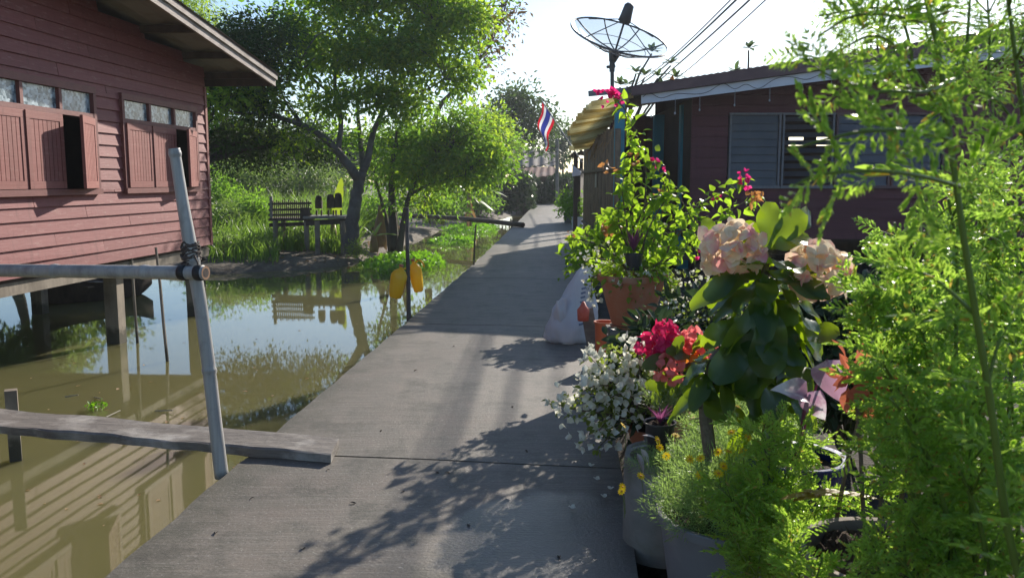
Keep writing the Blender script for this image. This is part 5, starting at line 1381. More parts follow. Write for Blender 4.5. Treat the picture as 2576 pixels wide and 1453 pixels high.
thorny(s1, (.034, .019), 1).build('stem', M['thornstem'], ct, smooth=False); thorny(s2, (.025, .018), 2).build('stem', M['thornstem'], ct)
r = np.random.default_rng(121)
# leaves in a spiral round the stem, drooping outwards
sets = [[], [], []]
N = 66
for i in range(N):
    t = .20+.70*i/N; x = t*(len(s1)-1); j = min(int(x), len(s1)-2); p = s1[j]*(1-x+j)+s1[j+1]*(x-j); a = i*2.399+r.normal()*.2
    up = np.interp(t, [.2, .6, .95], [-.55, -.30, .10])+r.normal()*.25
    ax = np.array([math.cos(a), math.sin(a), up]); q = p+np.array([math.cos(a), math.sin(a), 0])*.02
    sets[i % 3].append((q, ax, np.array([0, 0, 1.])+r.normal(size=3)*.35+.2*np.array([math.cos(a), math.sin(a), 0]), .19*(.75+.45*r.random())))
for i in range(16):
    t = .45+.5*i/16; x = t*(len(s2)-1); j = min(int(x), len(s2)-2); p = s2[j]; a = i*2.399
    sets[i % 3].append((p, np.array([math.cos(a), math.sin(a), -.35+.4*r.random()]), np.array([0, 0, 1.])+r.normal(size=3)*.35, .17*(.75+.4*r.random())))
# upright bright leaves of the growing tip, and broad ones facing the path
tip = s1[-1]
def lf(u0, v0, u1, v1, sz_k=1., face=(0, -1, .1), y0=0, y1=0, k=2):
    a, b = P(u0, v0, Yc+y0), P(u1, v1, Yc+y1); L = np.linalg.norm(b-a)
    sets[k].append((a, b-a, np.array(face, float), L*sz_k))
lf(1928, 628, 1942, 512, 1.05); lf(1935, 625, 2025, 528, 1.0, (-.2, -1, .3)); lf(1940, 628, 2040, 585, 1.05, (0, -.5, 1), -.05); lf(1985, 588, 2082, 518, .95, (.5, -1, .2), .05, .08, 1)
lf(1920, 640, 1880, 560, .95, (.2, -1, .1), .08); lf(1800, 620, 1775, 548, 1., (0, -1, .2), .1, .1)
lf(1915, 690, 1740, 708, .95, (0, -.7, .8), -.05, -.1, 1); lf(1860, 690, 1778, 740, 1., (.2, -.8, .6), -.05, -.1, 0)
lf(1925, 690, 1920, 800, 1.1, (0, -1, .3), -.06, -.14, 0); lf(1900, 760, 1840, 930, 1.05, (-.2, -1, .3), -.08, -.2, 1); lf(1940, 760, 1935, 960, .95, (.1, -1, .3), -.1, -.2, 2); lf(1960, 720, 2060, 800, 1., (.3, -.6, .8), -.05, -.1, 1)
lf(2000, 760, 2140, 800, .9, (0, -.7, .9), 0, .05, 1); lf(1960, 800, 2110, 880, .95, (0, -.6, .9), 0, 0, 0); lf(1950, 860, 2130, 940, .85, (.1, -.6, .9), -.03, 0, 1); lf(1900, 850, 1790, 960, .95, (-.3, -1, .3), -.08, -.15, 2)
lf(1930, 900, 1925, 1050, 1.0, (0, -1, .2), -.08, -.12, 1); lf(1890, 900, 1870, 1010, 1., (-.2, -1, .2), -.1, -.14, 0); lf(1960, 880, 2000, 1010, 1., (.3, -1, .2), -.06, -.1, 2); lf(1860, 800, 1745, 870, .9, (0, -.8, .7), -.02, 0, 0); lf(1840, 960, 1720, 975, .9, (0, -.8, .7), -.02, -.1, 0); lf(1990, 800, 1985, 930, 1., (.2, -1, .2), -.04, -.12, 0)
lf(1785, 960, 1800, 1080, .9, (-.2, -1, .2), -.1, -.12, 1)
m = MB()
for k in range(3):
    if sets[k]:
        s_ = sets[k]; m.scatter(CL[k], np.array([q[0] for q in s_]), np.array([q[1] for q in s_]), np.array([q[2] for q in s_]), np.array([q[3] for q in s_]))
m.build('foliage', M['crown'], ct, smooth=True)
kc = Yc/F
f1, f2 = P(1842, 628, Yc-.02), P(2058, 684, Yc-.04)
flowerball(f1, 56*kc, 50, .048, 131, (1.12, 1, .95)).build('flower_cluster', M['cream'], ct, smooth=True)
flowerball(f2, 58*kc, 54, .048, 132, (1.04, 1, 1.0)).build('flower_cluster', M['cream'], ct, smooth=True)
m = MB(); m.tube(curve([s1[-4], P(1890, 660, Yc), f1], 8), .006, 6); m.tube(curve([s1[-5], P(1980, 690, Yc), f2], 8), .006, 6)
m.tube(curve([s1[-6], P(1960, 705, Yc-.02), P(2010, 700, Yc-.04)], 8), .004, 6)
m.build('flower_stalk', M['greenstem'], ct)
# coral one behind it
Yk = 4.05; b = P(1700, 1030, Yk); b[2] = -.08
ck = empty('crown_of_thorns', b, 'smaller thorny plant crowded with crimson and coral flower heads', 'potted plant')
m = MB(); pot(m, b, .10, .14, .25, .018); m.build('pot', M['terracotta'], ck, smooth='auto'); soil(b, .12, .21, ck)
cs = [curve([b+hz*.2, P(1690, 960, Yk), P(u, v+30, Yk)], 10) for u, v in ((1660, 880), (1740, 880), (1700, 930))]
m = MB()
for c in cs: m.tube(c, np.linspace(.014, .009, len(c)), 7)
m.build('stem', M['thornstem'], ck)
kk = Yk/F
for (u, v, rr_, n_, mt, dy) in ((1636, 872, 32, 22, 'crimson', .05), (1676, 830, 20, 16, 'crimson', .05), (1668, 880, 26, 18, 'crimson', 0), (1690, 876, 20, 14, 'crimson', 0), (1742, 850, 22, 14, 'coral', 0), (1682, 928, 32, 22, 'coral', -.08), (1782, 884, 20, 14, 'coral', 0), (1725, 868, 16, 10, 'coral', 0), (1735, 905, 22, 9, 'orangelf', 0), (1762, 905, 16, 7, 'orangelf', 0), (1892, 922, 12, 8, 'coral', .3), (1875, 960, 9, 6, 'coral', .3)):
    flowerball(P(u, v, Yk+dy), rr_*kk*.95, n_, .040, u, (1, 1, .85)).build('flower_cluster', M[mt], ck, smooth=True)
r = np.random.default_rng(140); m = MB()
for (u0, v0, u1, v1) in ((1735, 900, 1700, 880), (1740, 890, 1765, 862), (1760, 960, 1705, 978), (1720, 950, 1650, 960), (1760, 940, 1800, 970), (1700, 900, 1640, 910), (1700, 960, 1740, 1000), (1680, 960, 1650, 1000), (1720, 930, 1790, 915), (1690, 900, 1700, 860)):
    a, c = P(u0, v0, Yk-.05), P(u1, v1, Yk-.12); m.scatter(CL[0], a[None], (c-a)[None], np.array([[.2*r.normal(), -.8, .6]]), np.array([np.linalg.norm(c-a)*1.2]))
m.build('foliage', M['crown'], ck, smooth=True)

b = np.array([2.0, 4.9, -.1]); ds = empty('added_shade_shrub', b, 'added dark shrub standing in for the deep shade behind the thorny plant and the caladium', 'shrub')  # filler shrub, added so the gap behind the plants reads black
cl = lobes_pts([lobe(2080, 800, 4.9/KY, 110, 90, 34), lobe(1980, 900, 4.7/KY, 120, 100, 34), lobe(2150, 950, 4.6/KY, 130, 110, 40), lobe(2300, 850, 4.9/KY, 160, 120, 40), lobe(1900, 1000, 4.5/KY, 100, 60, 20)], 145)
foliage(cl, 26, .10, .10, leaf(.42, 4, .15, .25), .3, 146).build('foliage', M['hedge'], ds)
m = MB()
for c in cl[::5]: m.tube(curve([b, (b+c)/2+hz*.1, c], 6), .008, 5, cap=False)
m.build('stem', M['twig'], ds)
b = np.array([1.05, 5.5, -.1]); ds = empty('added_shade_shrub', b, 'added dark shrub that shades the path, behind the coral flowers and white sprays', 'shrub')  # added behind the flowers so the plant shadow on the path closes up
cl = lobes_pts([lobe(1760, 830, 5.45/KY, 80, 60, 40), lobe(1690, 900, 5.2/KY, 60, 60, 34), lobe(1850, 880, 5.3/KY, 90, 80, 40), lobe(1750, 960, 5.0/KY, 90, 60, 36), lobe(1650, 890, 4.75/KY, 55, 50, 30), lobe(1640, 960, 4.6/KY, 45, 45, 22), lobe(1600, 1000, 4.6/KY, 30, 32, 12)], 147)
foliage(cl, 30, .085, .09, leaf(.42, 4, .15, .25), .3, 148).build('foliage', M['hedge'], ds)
m = MB()
for c in cl[::5]: m.tube(curve([b, (b+c)/2+hz*.1, c], 6), .008, 5, cap=False)
m.build('stem', M['twig'], ds)
b = np.array([1.22, 8.9, -.08]); rs_ = empty('potted_shrub', b, 'leafy shrub with bronze shoots behind the big terracotta pot and the white sack', 'potted plant')
m = MB(); pot(m, b, .16, .20, .34, .02); m.build('pot', M['blackpot'], rs_, smooth='auto'); soil(b, .18, .30, rs_)
cl = lobes_pts([lobe(1500, 640, 8.9/KY, 62, 45, 30), lobe(1560, 590, 9./KY, 60, 50, 30), lobe(1610, 640, 9./KY, 50, 50, 24)], 151)
foliage(cl, 24, .075, .085, LH, .2, 152).build('foliage', M['boug'], rs_)
m = MB()
for c in cl[::4]: m.tube(curve([b+hz*.3, (b+c)/2+hz*.15, c], 6), .007, 5, cap=False)
m.build('stem', M['twig'], rs_)
# --- white woven sack leaning on the stand
sb = G(1430, 862); sack = empty('white_sack', sb, 'crumpled white woven sack leaning against the big terracotta pot', 'sack')
Ys = sb[1]; n = 34; rows = []; rs = np.random.default_rng(150)
prof = [(0, 1428, 870, 20), (.06, 1430, 852, 44), (.2, 1434, 820, 47), (.4, 1444, 780, 41), (.6, 1455, 745, 31), (.8, 1467, 705, 20), (.93, 1472, 682, 15), (1, 1474, 672, 8)]
for t in np.linspace(0, 1, n):
    u, v, hw_ = [1., 1., 1.35]*np.array([np.interp(t, [q[0] for q in prof], [q[k] for q in prof]) for k in (1, 2, 3)])
    c = P(u, v, Ys+.05+.12*t); rx = hw_*Ys/F; ry = rx*(.62+.1*math.sin(t*9)); ring = []
    for a in np.linspace(0, 2*np.pi, 49):
        k = 1+.07*math.sin(3*a+5*t)+.055*math.sin(7*a-9*t)+.04*math.sin(13*a+17*t)+.02*math.sin(29*a+6*t)
        ring.append(c+np.array([rx*k*math.cos(a), ry*k*math.sin(a), .012*math.sin(5*a+8*t)]))
    rows.append(ring)
m = MB(); m.grid(np.array(rows)); m.build('body', M['sack'], sack, smooth=True)
m = MB(); rows = []
for t in np.linspace(0, 1, 14):
    a, b = P(1386+14*t, 836-82*t+4*math.sin(t*9), Ys-.02+.02*math.sin(t*6)), P(1420+6*t, 846-96*t, Ys-.06+.02*math.sin(t*8))
    rows.append([a*(1-k)+b*k+np.array([0, .025*math.sin(k*6+t*4), 0]) for k in np.linspace(0, 1, 9)])
m.grid(np.array(rows)); m.grid(np.array(rows)[:, ::-1]+np.array([0, .006, 0])); m.build('loose_flap', M['sack'], sack, smooth=True)
m = MB()
for i in range(9):
    c = P(1462+1.2*i-3*(i > 4), 815-12.5*i*.9, Ys-.13+.02*i*.7); m.box(c, (.045, .004, .018), nrm((1, 0, .3)), (0, 1, 0), nrm((-.3, 0, 1)))
m.build('printed_strip', M['print'], sack)
m = MB(); a, b = G(1492, 872), P(1476, 775, 7.55); m.bar(a, b, .11, .03, up=(0, 1, 0)); m.build('grey_board', M['plankwood'], None, label='grey board propped upright between the white sack and the concrete stand', cat='board')
q = G(1520, 850); q = np.array([P(1520, 800, 6.9)[0], 6.9, .02])
m = MB(); pot(m, q, .065, .082, .34, .010); m.build('orange_pot', M['orange_pot'], None, smooth='auto', label='tall narrow orange plastic pot hidden behind the big terracotta pot', cat='pot')
m = MB(); m.lathe([(0, 0), (.05, 0), (.055, .1), (.03, .13), (.012, .17), (0, .17)], P(1467, 806, 7.5), 14); m.build('red_bottle', M['print_red'], None, smooth=True, label='small red plastic bottle tucked between sack and grey board', cat='bottle')

# --- small terracotta pot with ferny plant
def thread_tpl(nseg=7, L=1., w=.012, seed=1, curl=.35, tier=2):
    r = np.random.default_rng(seed); V = []; Fq = []
    def rib(p, d, l, w0):
        side = nrm(np.cross(d, r.normal(size=3))); b = len(V); d2 = nrm(d+np.array([0, 0, -.25])*curl)
        m_ = p+d*l*.5; e = m_+d2*l*.5
        V.extend([p-side*w0, p+side*w0, m_-side*w0*1.1, m_+side*w0*1.1, e-side*w0*.25, e+side*w0*.25]); Fq.extend([[b, b+1, b+3, b+2], [b+2, b+3, b+5, b+4]]); return e
    p = np.zeros(3); d = np.array([0, 1., 0]); st = L/nseg
    for i in range(nseg):
        e = rib(p, d, st*1.05, w*.8); l = L*.34*math.sin(math.pi*(.22+.74*(i+1)/nseg))+.06*L
        for s_ in (-1, 1):
            dd = nrm(np.array([s_*.8, .75, .12*r.normal()])); e1 = rib(e, dd, l*.6, w*.8)
            if tier > 1:
                for k in (-1, 1):
                    rib(e-(e-e1)*.55, nrm(dd+np.array([.55*k*.6, .45*k, .1*r.normal()])), l*.42, w)
                    rib(e1, nrm(dd+np.array([.5*k*.5, .4*k, .1*r.normal()])), l*.45, w)
            rib(e1, dd, l*.5, w)
        p = e; d = nrm(d+np.array([.06*r.normal(), 0, -curl*.12]))
    rib(p, d, st*1.2, w)
    return np.array(V), np.array(Fq)
TH = [thread_tpl(6, 1., .011, k, .3, 1) for k in (1, 2)]; CO = [thread_tpl(5, 1., .032, k, .35, 2) for k in (3, 4, 5)]; LACE = [thread_tpl(5, 1., .014, k, .3, 2) for k in (9, 10)]; COW = [thread_tpl(6, 1.08, .031, k, .3, 2) for k in (6, 7)]
Ya = 4.0; b = P(1692, 1100, Ya); b[2] = P(1692, 1108, Ya)[2]; ka = Ya/F
m = MB(); m.box((b[0], b[1], (b[2]-.1)/2-.003), (.24, .24, b[2]+.09)); m.build('concrete_block', M['cement'], None, label='grey block holding up the small terracotta pot of ferny leaves', cat='block')
fp = empty('potted_fern', b, 'small terracotta pot with a pale feathery tuft, beside the white flowering shrub', 'potted plant')
m = MB(); pot(m, b, .068, .098, .13, .012); m.build('pot', M['terracotta'], fp, smooth='auto'); soil(b, .085, .115, fp)
r = np.random.default_rng(160); n_ = 90; a = r.random(n_)*6.28; ax = np.stack([.55*np.cos(a), .55*np.sin(a), .7+.5*r.random(n_)], 1)
m = MB(); m.scatter(TH[0], b+hz*.12+r.normal(size=(n_, 3))*[.04, .04, .005], ax, rand_dirs(n_, r), .12+.06*r.random(n_)); m.build('foliage', M['fern'], fp)
m = MB()
for i in range(4): m.tube(curve([b+hz*.12+np.array([.03+.012*i, 0, 0]), P(1705+14*i, 1000, Ya), P(1712+14*i, 972+6*i, Ya)], 6), .0025, 4)
m.build('stem', M['twig'], fp)

# --- cement ring planter, grey tub, black pot
ring = np.array([.64, 3.45, -.06]); rp = empty('cement_planter', ring, 'mossy round cement planter at the path edge behind the grey tub', 'planter')
m = MB(); m.lathe([(.0, 0), (.165, 0), (.170, .02), (.17, .40), (.165, .42), (.145, .42), (.14, .40), (.14, .30), (0, .30)], ring, 40); m.build('body', M['cement'], rp, smooth='auto'); soil(ring, .138, .37, rp)
ring2 = np.array([.70, 3.86, -.03]); rp2 = empty('cement_planter', ring2, 'second mossy cement planter further back, under the white flowering shrub', 'planter')
m = MB(); m.lathe([(.0, 0), (.165, 0), (.170, .02), (.17, .26), (.165, .28), (.145, .28), (.14, .26), (.14, .20), (0, .20)], ring2, 40); m.build('body', M['cement'], rp2, smooth='auto'); soil(ring2, .138, .25, rp2)
Yt_ = 2.78; tb = np.array([P(1850, 1380, Yt_)[0], Yt_, -.05]); tub = empty('grey_tub', tb, 'big grey plastic tub full of feathery yellow daisies at the path edge', 'potted plant')
m = MB(); pot(m, tb, .20, .262, .44, .02, 48); m.build('pot', M['greypot'], tub, smooth='auto'); soil(tb, .24, .40, tub)
r = np.random.default_rng(170)
def mound(c, rx, ry, h, n, tpl, size, seed, up=.9):
    r = np.random.default_rng(seed); a = r.random(n)*6.28; k = np.sqrt(r.random(n)); p = np.stack([c[0]+rx*k*np.cos(a), c[1]+ry*k*np.sin(a), c[2]+h*r.random(n)*(1.05-k*k)], 1)
    ax = np.stack([np.cos(a)*k, np.sin(a)*k, up*np.ones(n)], 1)+r.normal(size=(n, 3))*.35
    m = MB()
    for j, t_ in enumerate(tpl):
        s_ = np.arange(n) % len(tpl) == j; m.scatter(t_, p[s_], ax[s_], rand_dirs(int(s_.sum()), r), size*(.7+.6*r.random(int(s_.sum()))))
    return m
m = mound(tb+hz*.40+np.array([-.03, -.0, 0]), .21, .20, .17, 620, TH, .095, 171)
m2 = mound(np.array([P(1830, 1200, 3.15)[0], 3.15, .36]), .19, .20, .20, 420, TH, .095, 172); m.V += m2.V; m.Fc += [[i+m.n for i in f] for f in m2.Fc]; m.n += m2.n
m2 = mound(np.array([P(1880, 1120, 3.5)[0], 3.5, .40]), .22, .2, .24, 340, TH, .10, 173); m.V += m2.V; m.Fc += [[i+m.n for i in f] for f in m2.Fc]; m.n += m2.n
m2 = mound(np.array([.66, 3.34, .33]), .13, .10, .05, 150, TH, .08, 174); m.V += m2.V; m.Fc += [[i+m.n for i in f] for f in m2.Fc]; m.n += m2.n
m.build('foliage', M['thread'], tub)
def daisies(spots, parent, size=.0145):
    r = np.random.default_rng(180); m = MB(); mc = MB(); ms = MB(); T = leaf(.42, 3, .05, .12, 'obov')
    for (u, v, Y) in spots:
        c = P(u, v-6, Y-.24); nd = nrm(np.array([r.normal()*.4, -.75+r.normal()*.3, .8])); a = nrm(np.cross(nd, [1, 0, 0.])); b_ = np.cross(nd, a)
        th = np.linspace(0, 2*np.pi, 11)[:-1]; d = np.cos(th)[:, None]*a+np.sin(th)[:, None]*b_
        m.scatter(T, c+d*.002, d+nd*.12, np.repeat(nd[None], 10, 0), np.full(10, size)); mc.lathe([(0, -.001), (.005, -.001), (.005, .0018), (.0025, .0035), (0, .0038)], c, 8)
        ms.tube(curve([c, c-hz*.05+np.array([.01, .01, 0]), c-hz*.11+np.array([.015, .02, 0])], 5), .0012, 4)
    m.build('petals', M['ydaisy'], parent); mc.build('flower_centre', M['core'], parent); ms.build('flower_stalk', M['greenstem'], parent)
daisies([(1735, 1160, 2.9), (1762, 1158, 2.9), (1806, 1142, 3.0), (1832, 1140, 3.0), (1564, 1240, 3.2), (1566, 1230, 3.25), (1612, 1202, 3.2), (1660, 1130, 3.3), (1676, 1152, 3.25), (1654, 1112, 3.3), (1762, 1200, 2.8), (1808, 1196, 2.7), (1820, 1178, 2.8), (1568, 1075, 3.6), (1780, 1060, 3.4), (1850, 1045, 3.5), (1855, 1030, 3.5), (1700, 1100, 3.4), (1840, 1092, 3.2), (1882, 1105, 3.1), (1790, 1020, 3.5), (1870, 1140, 3.0), (1900, 1075, 3.3)], tub)
# black pot with purple leaves standing on the planter
bp = np.array([P(1655, 1110, 3.50)[0], 3.50, .37]); bpo = empty('potted_purple_plant', bp, 'small black pot of narrow purple leaves standing on the cement planter', 'potted plant')
bp2 = P(1655, 1160, 3.40); bp[2] = .385; bp = bp+np.array([0, -.04, 0])
m = MB(); pot(m, bp, .048, .066, .12, .006, 28, .005); m.build('pot', M['blackpot'], bpo, smooth='auto'); soil(bp, .058, .105, bpo)
n_ = 12; a = np.linspace(0, 6.28, n_)+.3; ax = np.stack([.7*np.cos(a), .7*np.sin(a), .9+.8*rng.random(n_)], 1)
m = MB(); m.scatter(leaf(.16, 5, .25, .2, 'lance'), np.repeat((bp+hz*.11)[None], n_, 0), ax, hz-.4*ax, .07+.05*rng.random(n_)); m.build('foliage', M['purple'], bpo)
m = MB(); a_, b_ = P(1652, 1104, 3.36), P(1588, 1070, 3.22); m.scatter(leaf(.2, 6, .2, .12, 'lance'), a_[None], (b_-a_)[None], np.array([[0, -.4, 1.]]), np.array([.11]))
for (u0, v0, u1, v1) in ((1612, 1128, 1640, 1175), (1602, 1140, 1622, 1180)): m.scatter(leaf(.3, 6, .3, .3, 'lance'), P(u0, v0, 3.3)[None], (P(u1, v1, 3.28)-P(u0, v0, 3.3))[None], np.array([[.4, -.8, .4]]), np.array([.09]))
m.build('pale_leaf', M['paleleaf'], bpo)

# --- caladium in a blue pot, croton behind
Yq = 2.55; b = P(2040, 1120, Yq); b[2] = -.08; cd = empty('potted_caladium', b, 'white and plum caladium leaves over a dark blue glazed pot', 'potted plant')
kq = Yq/F
m = MB(); bb = np.array([P(2010, 1030, 2.85)[0], 2.85, .30]); pot(m, bb, .12, .16, .26, .02); m.build('pot', M['bluepot'], cd, smooth='auto'); soil(bb, .14, .22, cd)
m = MB(); T = leaf(.82, 9, .25, .35, 'heart', .03, 4)
for (u0, v0, u1, v1, f, s_) in ((2080, 905, 2110, 1000, (-.5, -1, .45), 1.15), (2030, 1000, 1962, 962, (-.2, -.7, .9), 1.0), (2035, 985, 2072, 1060, (-.5, -1, .1), 1.)):
    a, c = P(u0, v0, Yq), P(u1, v1, Yq-.04); m.scatter(T, a[None], (c-a)[None], np.array([f], float), np.array([np.linalg.norm(c-a)*s_]))
m.build('foliage', M['caladium'], cd, smooth=True)
m = MB()
for (u0, v0) in ((2080, 905), (2032, 995), (2038, 990)): m.tube(curve([bb+hz*.22, (bb+hz*.22+P(u0, v0, Yq))/2+hz*.05, P(u0, v0, Yq)], 8), .004, 6)
m.build('stem', M['purple'], cd)
m = MB(); m.box((bb[0], bb[1], .09), (.3, .3, .40)); m.build('concrete_block', M['cement'], None, label='grey block under the dark blue glazed pot', cat='block')
b = P(2200, 1120, 2.25); b[2] = -.08; cr = empty('croton', b, 'red and salmon leaved shrub half hidden behind the big feathery stems', 'plant')
r = np.random.default_rng(190); m = MB(); cl = [P(u, v, 2.2) for u, v in ((2150, 925), (2165, 945), (2180, 955), (2195, 950), (2150, 975), (2185, 985), (2230, 1000), (2250, 980), (2290, 960), (2320, 955), (2345, 950), (2200, 975), (2300, 985), (2350, 970))]
for c in cl: m.scatter(LE, c+r.normal(size=(6, 3))*.018, rand_dirs(6, r), r.normal(size=(6, 3))+np.array([0, -1, 0]), .05+.03*r.random(6))
m.build('foliage', M['croton'], cr); m = MB()
for c in cl[::3]: m.tube(curve([b, (b+c)/2+.05*rng.normal(size=3), c], 6), .006, 5)
m.build('stem', M['twig'], cr)
# clay pot with coir bottom right
b = np.array([P(2245, 1350, 1.98)[0], 1.98, .275]); cp = empty('clay_pot', b, 'wide clay pot of brown coir soil at the bottom right corner', 'pot')
m = MB(); pot(m, b, .17, .212, .33, .014, 48, .012); m.build('body', M['claypot'], cp, smooth='auto')
m = MB(); random.seed(8); c0 = b+hz*.30
rows = [[c0+np.array([.19*k*math.cos(a), .19*k*math.sin(a), .02-.05*k*k+.016*random.random()+.03*math.sin(4*a)*k-.06*math.exp(-((k*math.cos(a)-.2)**2+(k*math.sin(a)+.2)**2)/.06)]) for a in np.linspace(0, 2*np.pi, 60)] for k in np.linspace(.02, 1, 16)]
m.grid(np.array(rows)); m.build('soil', M['coir'], cp)
r = np.random.default_rng(7); N = 900; a = r.random(N)*6.28; k = np.sqrt(r.random(N)); p = np.stack([c0[0]+.19*k*np.cos(a), c0[1]+.19*k*np.sin(a), c0[2]+.01-.05*k*k], 1)
m = MB(); m.scatter(leaf(.10, 2, .1, .6, 'lance'), p, r.normal(size=(N, 3))+hz*.5, rand_dirs(N, r), .03+.03*r.random(N)); m.build('coir_fibres', M['coir'], cp)
m = MB(); m.box((b[0], b[1], .087), (.34, .34, .374)); m.build('concrete_block', M['cement'], None, label='grey block under the wide clay pot', cat='block')

# --- feathery cosmos
def cosmos(name, base, stems, label, mat, tpl, size, nodes, seed, branch=.35, pot_=None, parent=None, dens=1.0, stem_r=.006, reach=1.0):
    r = np.random.default_rng(seed); t = parent or empty(name, base, label, 'feathery plant')
    ms = MB(); ml = [MB()]; cnt = 0
    P_, A_, N_, S_ = [], [], [], []
    for s_ in stems:
        c = curve(s_, 26); rr_ = np.linspace(stem_r, stem_r*.45, len(c)); ms.tube(c, rr_, 8)
        L = np.linalg.norm(np.diff(c, axis=0), axis=1).sum(); n = max(4, int(nodes*L))
        ph = r.random()*6
        for i in range(n):
            tt = .06+.93*i/n; x = tt*(len(c)-1); j = min(int(x), len(c)-2); p = c[j]*(1-x+j)+c[j+1]*(x-j); d = nrm(c[j+1]-c[j])
            a0 = ph+i*1.57+r.normal()*.25; u_ = nrm(np.cross(d, [.3, .9, .1])); v_ = np.cross(d, u_)
            for k in (0, 1):
                a = a0+k*math.pi; o = u_*math.cos(a)+v_*math.sin(a)
                sz = size*(.75+.5*r.random())*np.interp(tt, [0, .25, .85, 1], [.85, 1.1, .9, .55])
                P_.append(p); A_.append(o*.9+d*(.55+.3*r.normal()*.5)); N_.append(d-.5*o+r.normal(size=3)*.35); S_.append(sz)
                if r.random() < branch:            # side shoot carrying its own leaves
                    e = p+(o*.75+d*.65)*size*(1.0+.9*r.random())*reach; cc = curve([p, (p+e)/2+d*.02, e], 8); ms.tube(cc, np.linspace(stem_r*.5, .0012, len(cc)), 5)
                    for q in cc[2::2]:
                        for kk_ in (0, 1, 2):
                            P_.append(q); A_.append(nrm(e-p)*.7+rand_dirs(1, r)[0]*.9); N_.append(rand_dirs(1, r)[0]); S_.append(size*(.5+.35*r.random()))
    P_, A_, N_, S_ = map(np.array, (P_, A_, N_, S_)); m = MB(); k = r.integers(0, len(tpl), len(P_))
    for j, T in enumerate(tpl):
        s_ = k == j; m.scatter(T, P_[s_], A_[s_], N_[s_], S_[s_])
    ms.build('stem', M['greenstem'], t, smooth=True); m.build('foliage', M[mat], t)
    return t
def stemline(pts, Y): return [P(u, v, Y+d) for u, v, d in pts]
# the big blurred stems close to the camera
cosmos('tall_cosmos', P(2560, 1500, 1.3), [stemline([(2575, 1500, 0), (2530, 1300, 0), (2490, 1000, 0), (2440, 700, 0), (2396, 400, 0), (2366, 160, 0), (2330, 0, 0), (2310, -90, 0)], 1.28)], 'tallest feathery plant whose thick stem crosses the right side of the picture', 'cosmos', CO, .105, 12, 201, .3, stem_r=.0068)
cosmos('tall_cosmos', P(2620, 1500, 1.4), [stemline([(2660, 1500, 0), (2620, 900, 0), (2585, 400, 0), (2555, 150, 0), (2528, -60, 0)], 1.42)], 'feathery plant stem along the right border, beside the tallest one', 'cosmos2', LACE, .10, 13, 202, .35)
cosmos('tall_cosmos', P(2420, 1480, 1.75), [stemline([(2410, 1480, 0), (2418, 1200, 0), (2405, 900, 0), (2408, 650, 0), (2385, 500, 0)], 1.75), stemline([(2415, 1300, 0), (2360, 1000, 0), (2300, 760, 0), (2250, 560, 0)], 1.75)], 'feathery plant with two stems behind the tallest stem', 'cosmos2', CO, .10, 17, 203, .3)
cosmos('tall_cosmos', P(2300, 1500, 1.6), [stemline([(2330, 1500, 0), (2290, 1200, 0), (2250, 1000, .05), (2200, 860, .1), (2170, 720, .1)], 1.7), stemline([(2330, 1400, 0), (2280, 1000, .05), (2240, 800, .1), (2210, 620, .1)], 1.75)], 'lush feathery plant leaning left towards the cream flower ball', 'cosmos', COW, .095, 17, 204, .25)
cosmos('tall_cosmos', P(2520, 1480, 2.0), [stemline([(2520, 1480, 0), (2540, 1000, 0), (2560, 720, 0), (2550, 540, 0)], 2.0), stemline([(2480, 1480, 0), (2470, 1100, 0), (2490, 800, 0), (2475, 600, 0), (2480, 520, 0)], 2.05)], 'bright feathery plant with paired stems filling the right edge', 'cosmos', COW, .11, 15, 205, .3)
cosmos('tall_cosmos', P(2380, 1500, 2.3), [stemline([(2380, 1500, 0), (2340, 1100, 0), (2320, 850, 0), (2330, 690, 0), (2325, 580, 0)], 2.3), stemline([(2440, 1500, 0), (2430, 1000, 0), (2440, 750, 0)], 2.3)], 'feathery plant in the middle of the right hand thicket', 'cosmos2', CO, .12, 16, 206, .35)
cosmos('tall_cosmos', P(2200, 1500, 1.35), [stemline([(2420, 1500, 0), (2370, 1250, 0), (2310, 1100, 0), (2240, 1000, 0)], 1.5), stemline([(2500, 1500, 0), (2460, 1300, 0), (2400, 1150, 0)], 1.45), stemline([(2330, 1560, 0), (2300, 1460, 0), (2250, 1390, 0)], 1.5), stemline([(2400, 1560, 0), (2360, 1400, 0), (2290, 1300, 0)], 1.5)], 'low feathery shoots spreading over the clay pot', 'cosmos', COW, .075, 24, 207, .35)
cosmos('tall_cosmos', P(2150, 1500, 1.9), [stemline([(2300, 1300, 0), (2260, 1150, 0), (2190, 1010, 0)], 2.25)], 'half grown feathery plant between the grey tub and the clay pot', 'cosmos', COW, .09, 18, 211, .3, stem_r=.004)
cosmos('tall_cosmos', P(2350, 1500, 1.5), [stemline([(2380, 1500, 0), (2350, 1250, 0), (2300, 1050, 0), (2210, 900, 0)], 1.55), stemline([(2460, 1500, 0), (2440, 1200, 0), (2460, 950, 0)], 1.5), stemline([(2560, 1500, 0), (2560, 1200, 0), (2540, 950, 0)], 1.55)], 'feathery plant rising behind the clay pot rim', 'cosmos', COW, .085, 18, 212, .3, stem_r=.005)
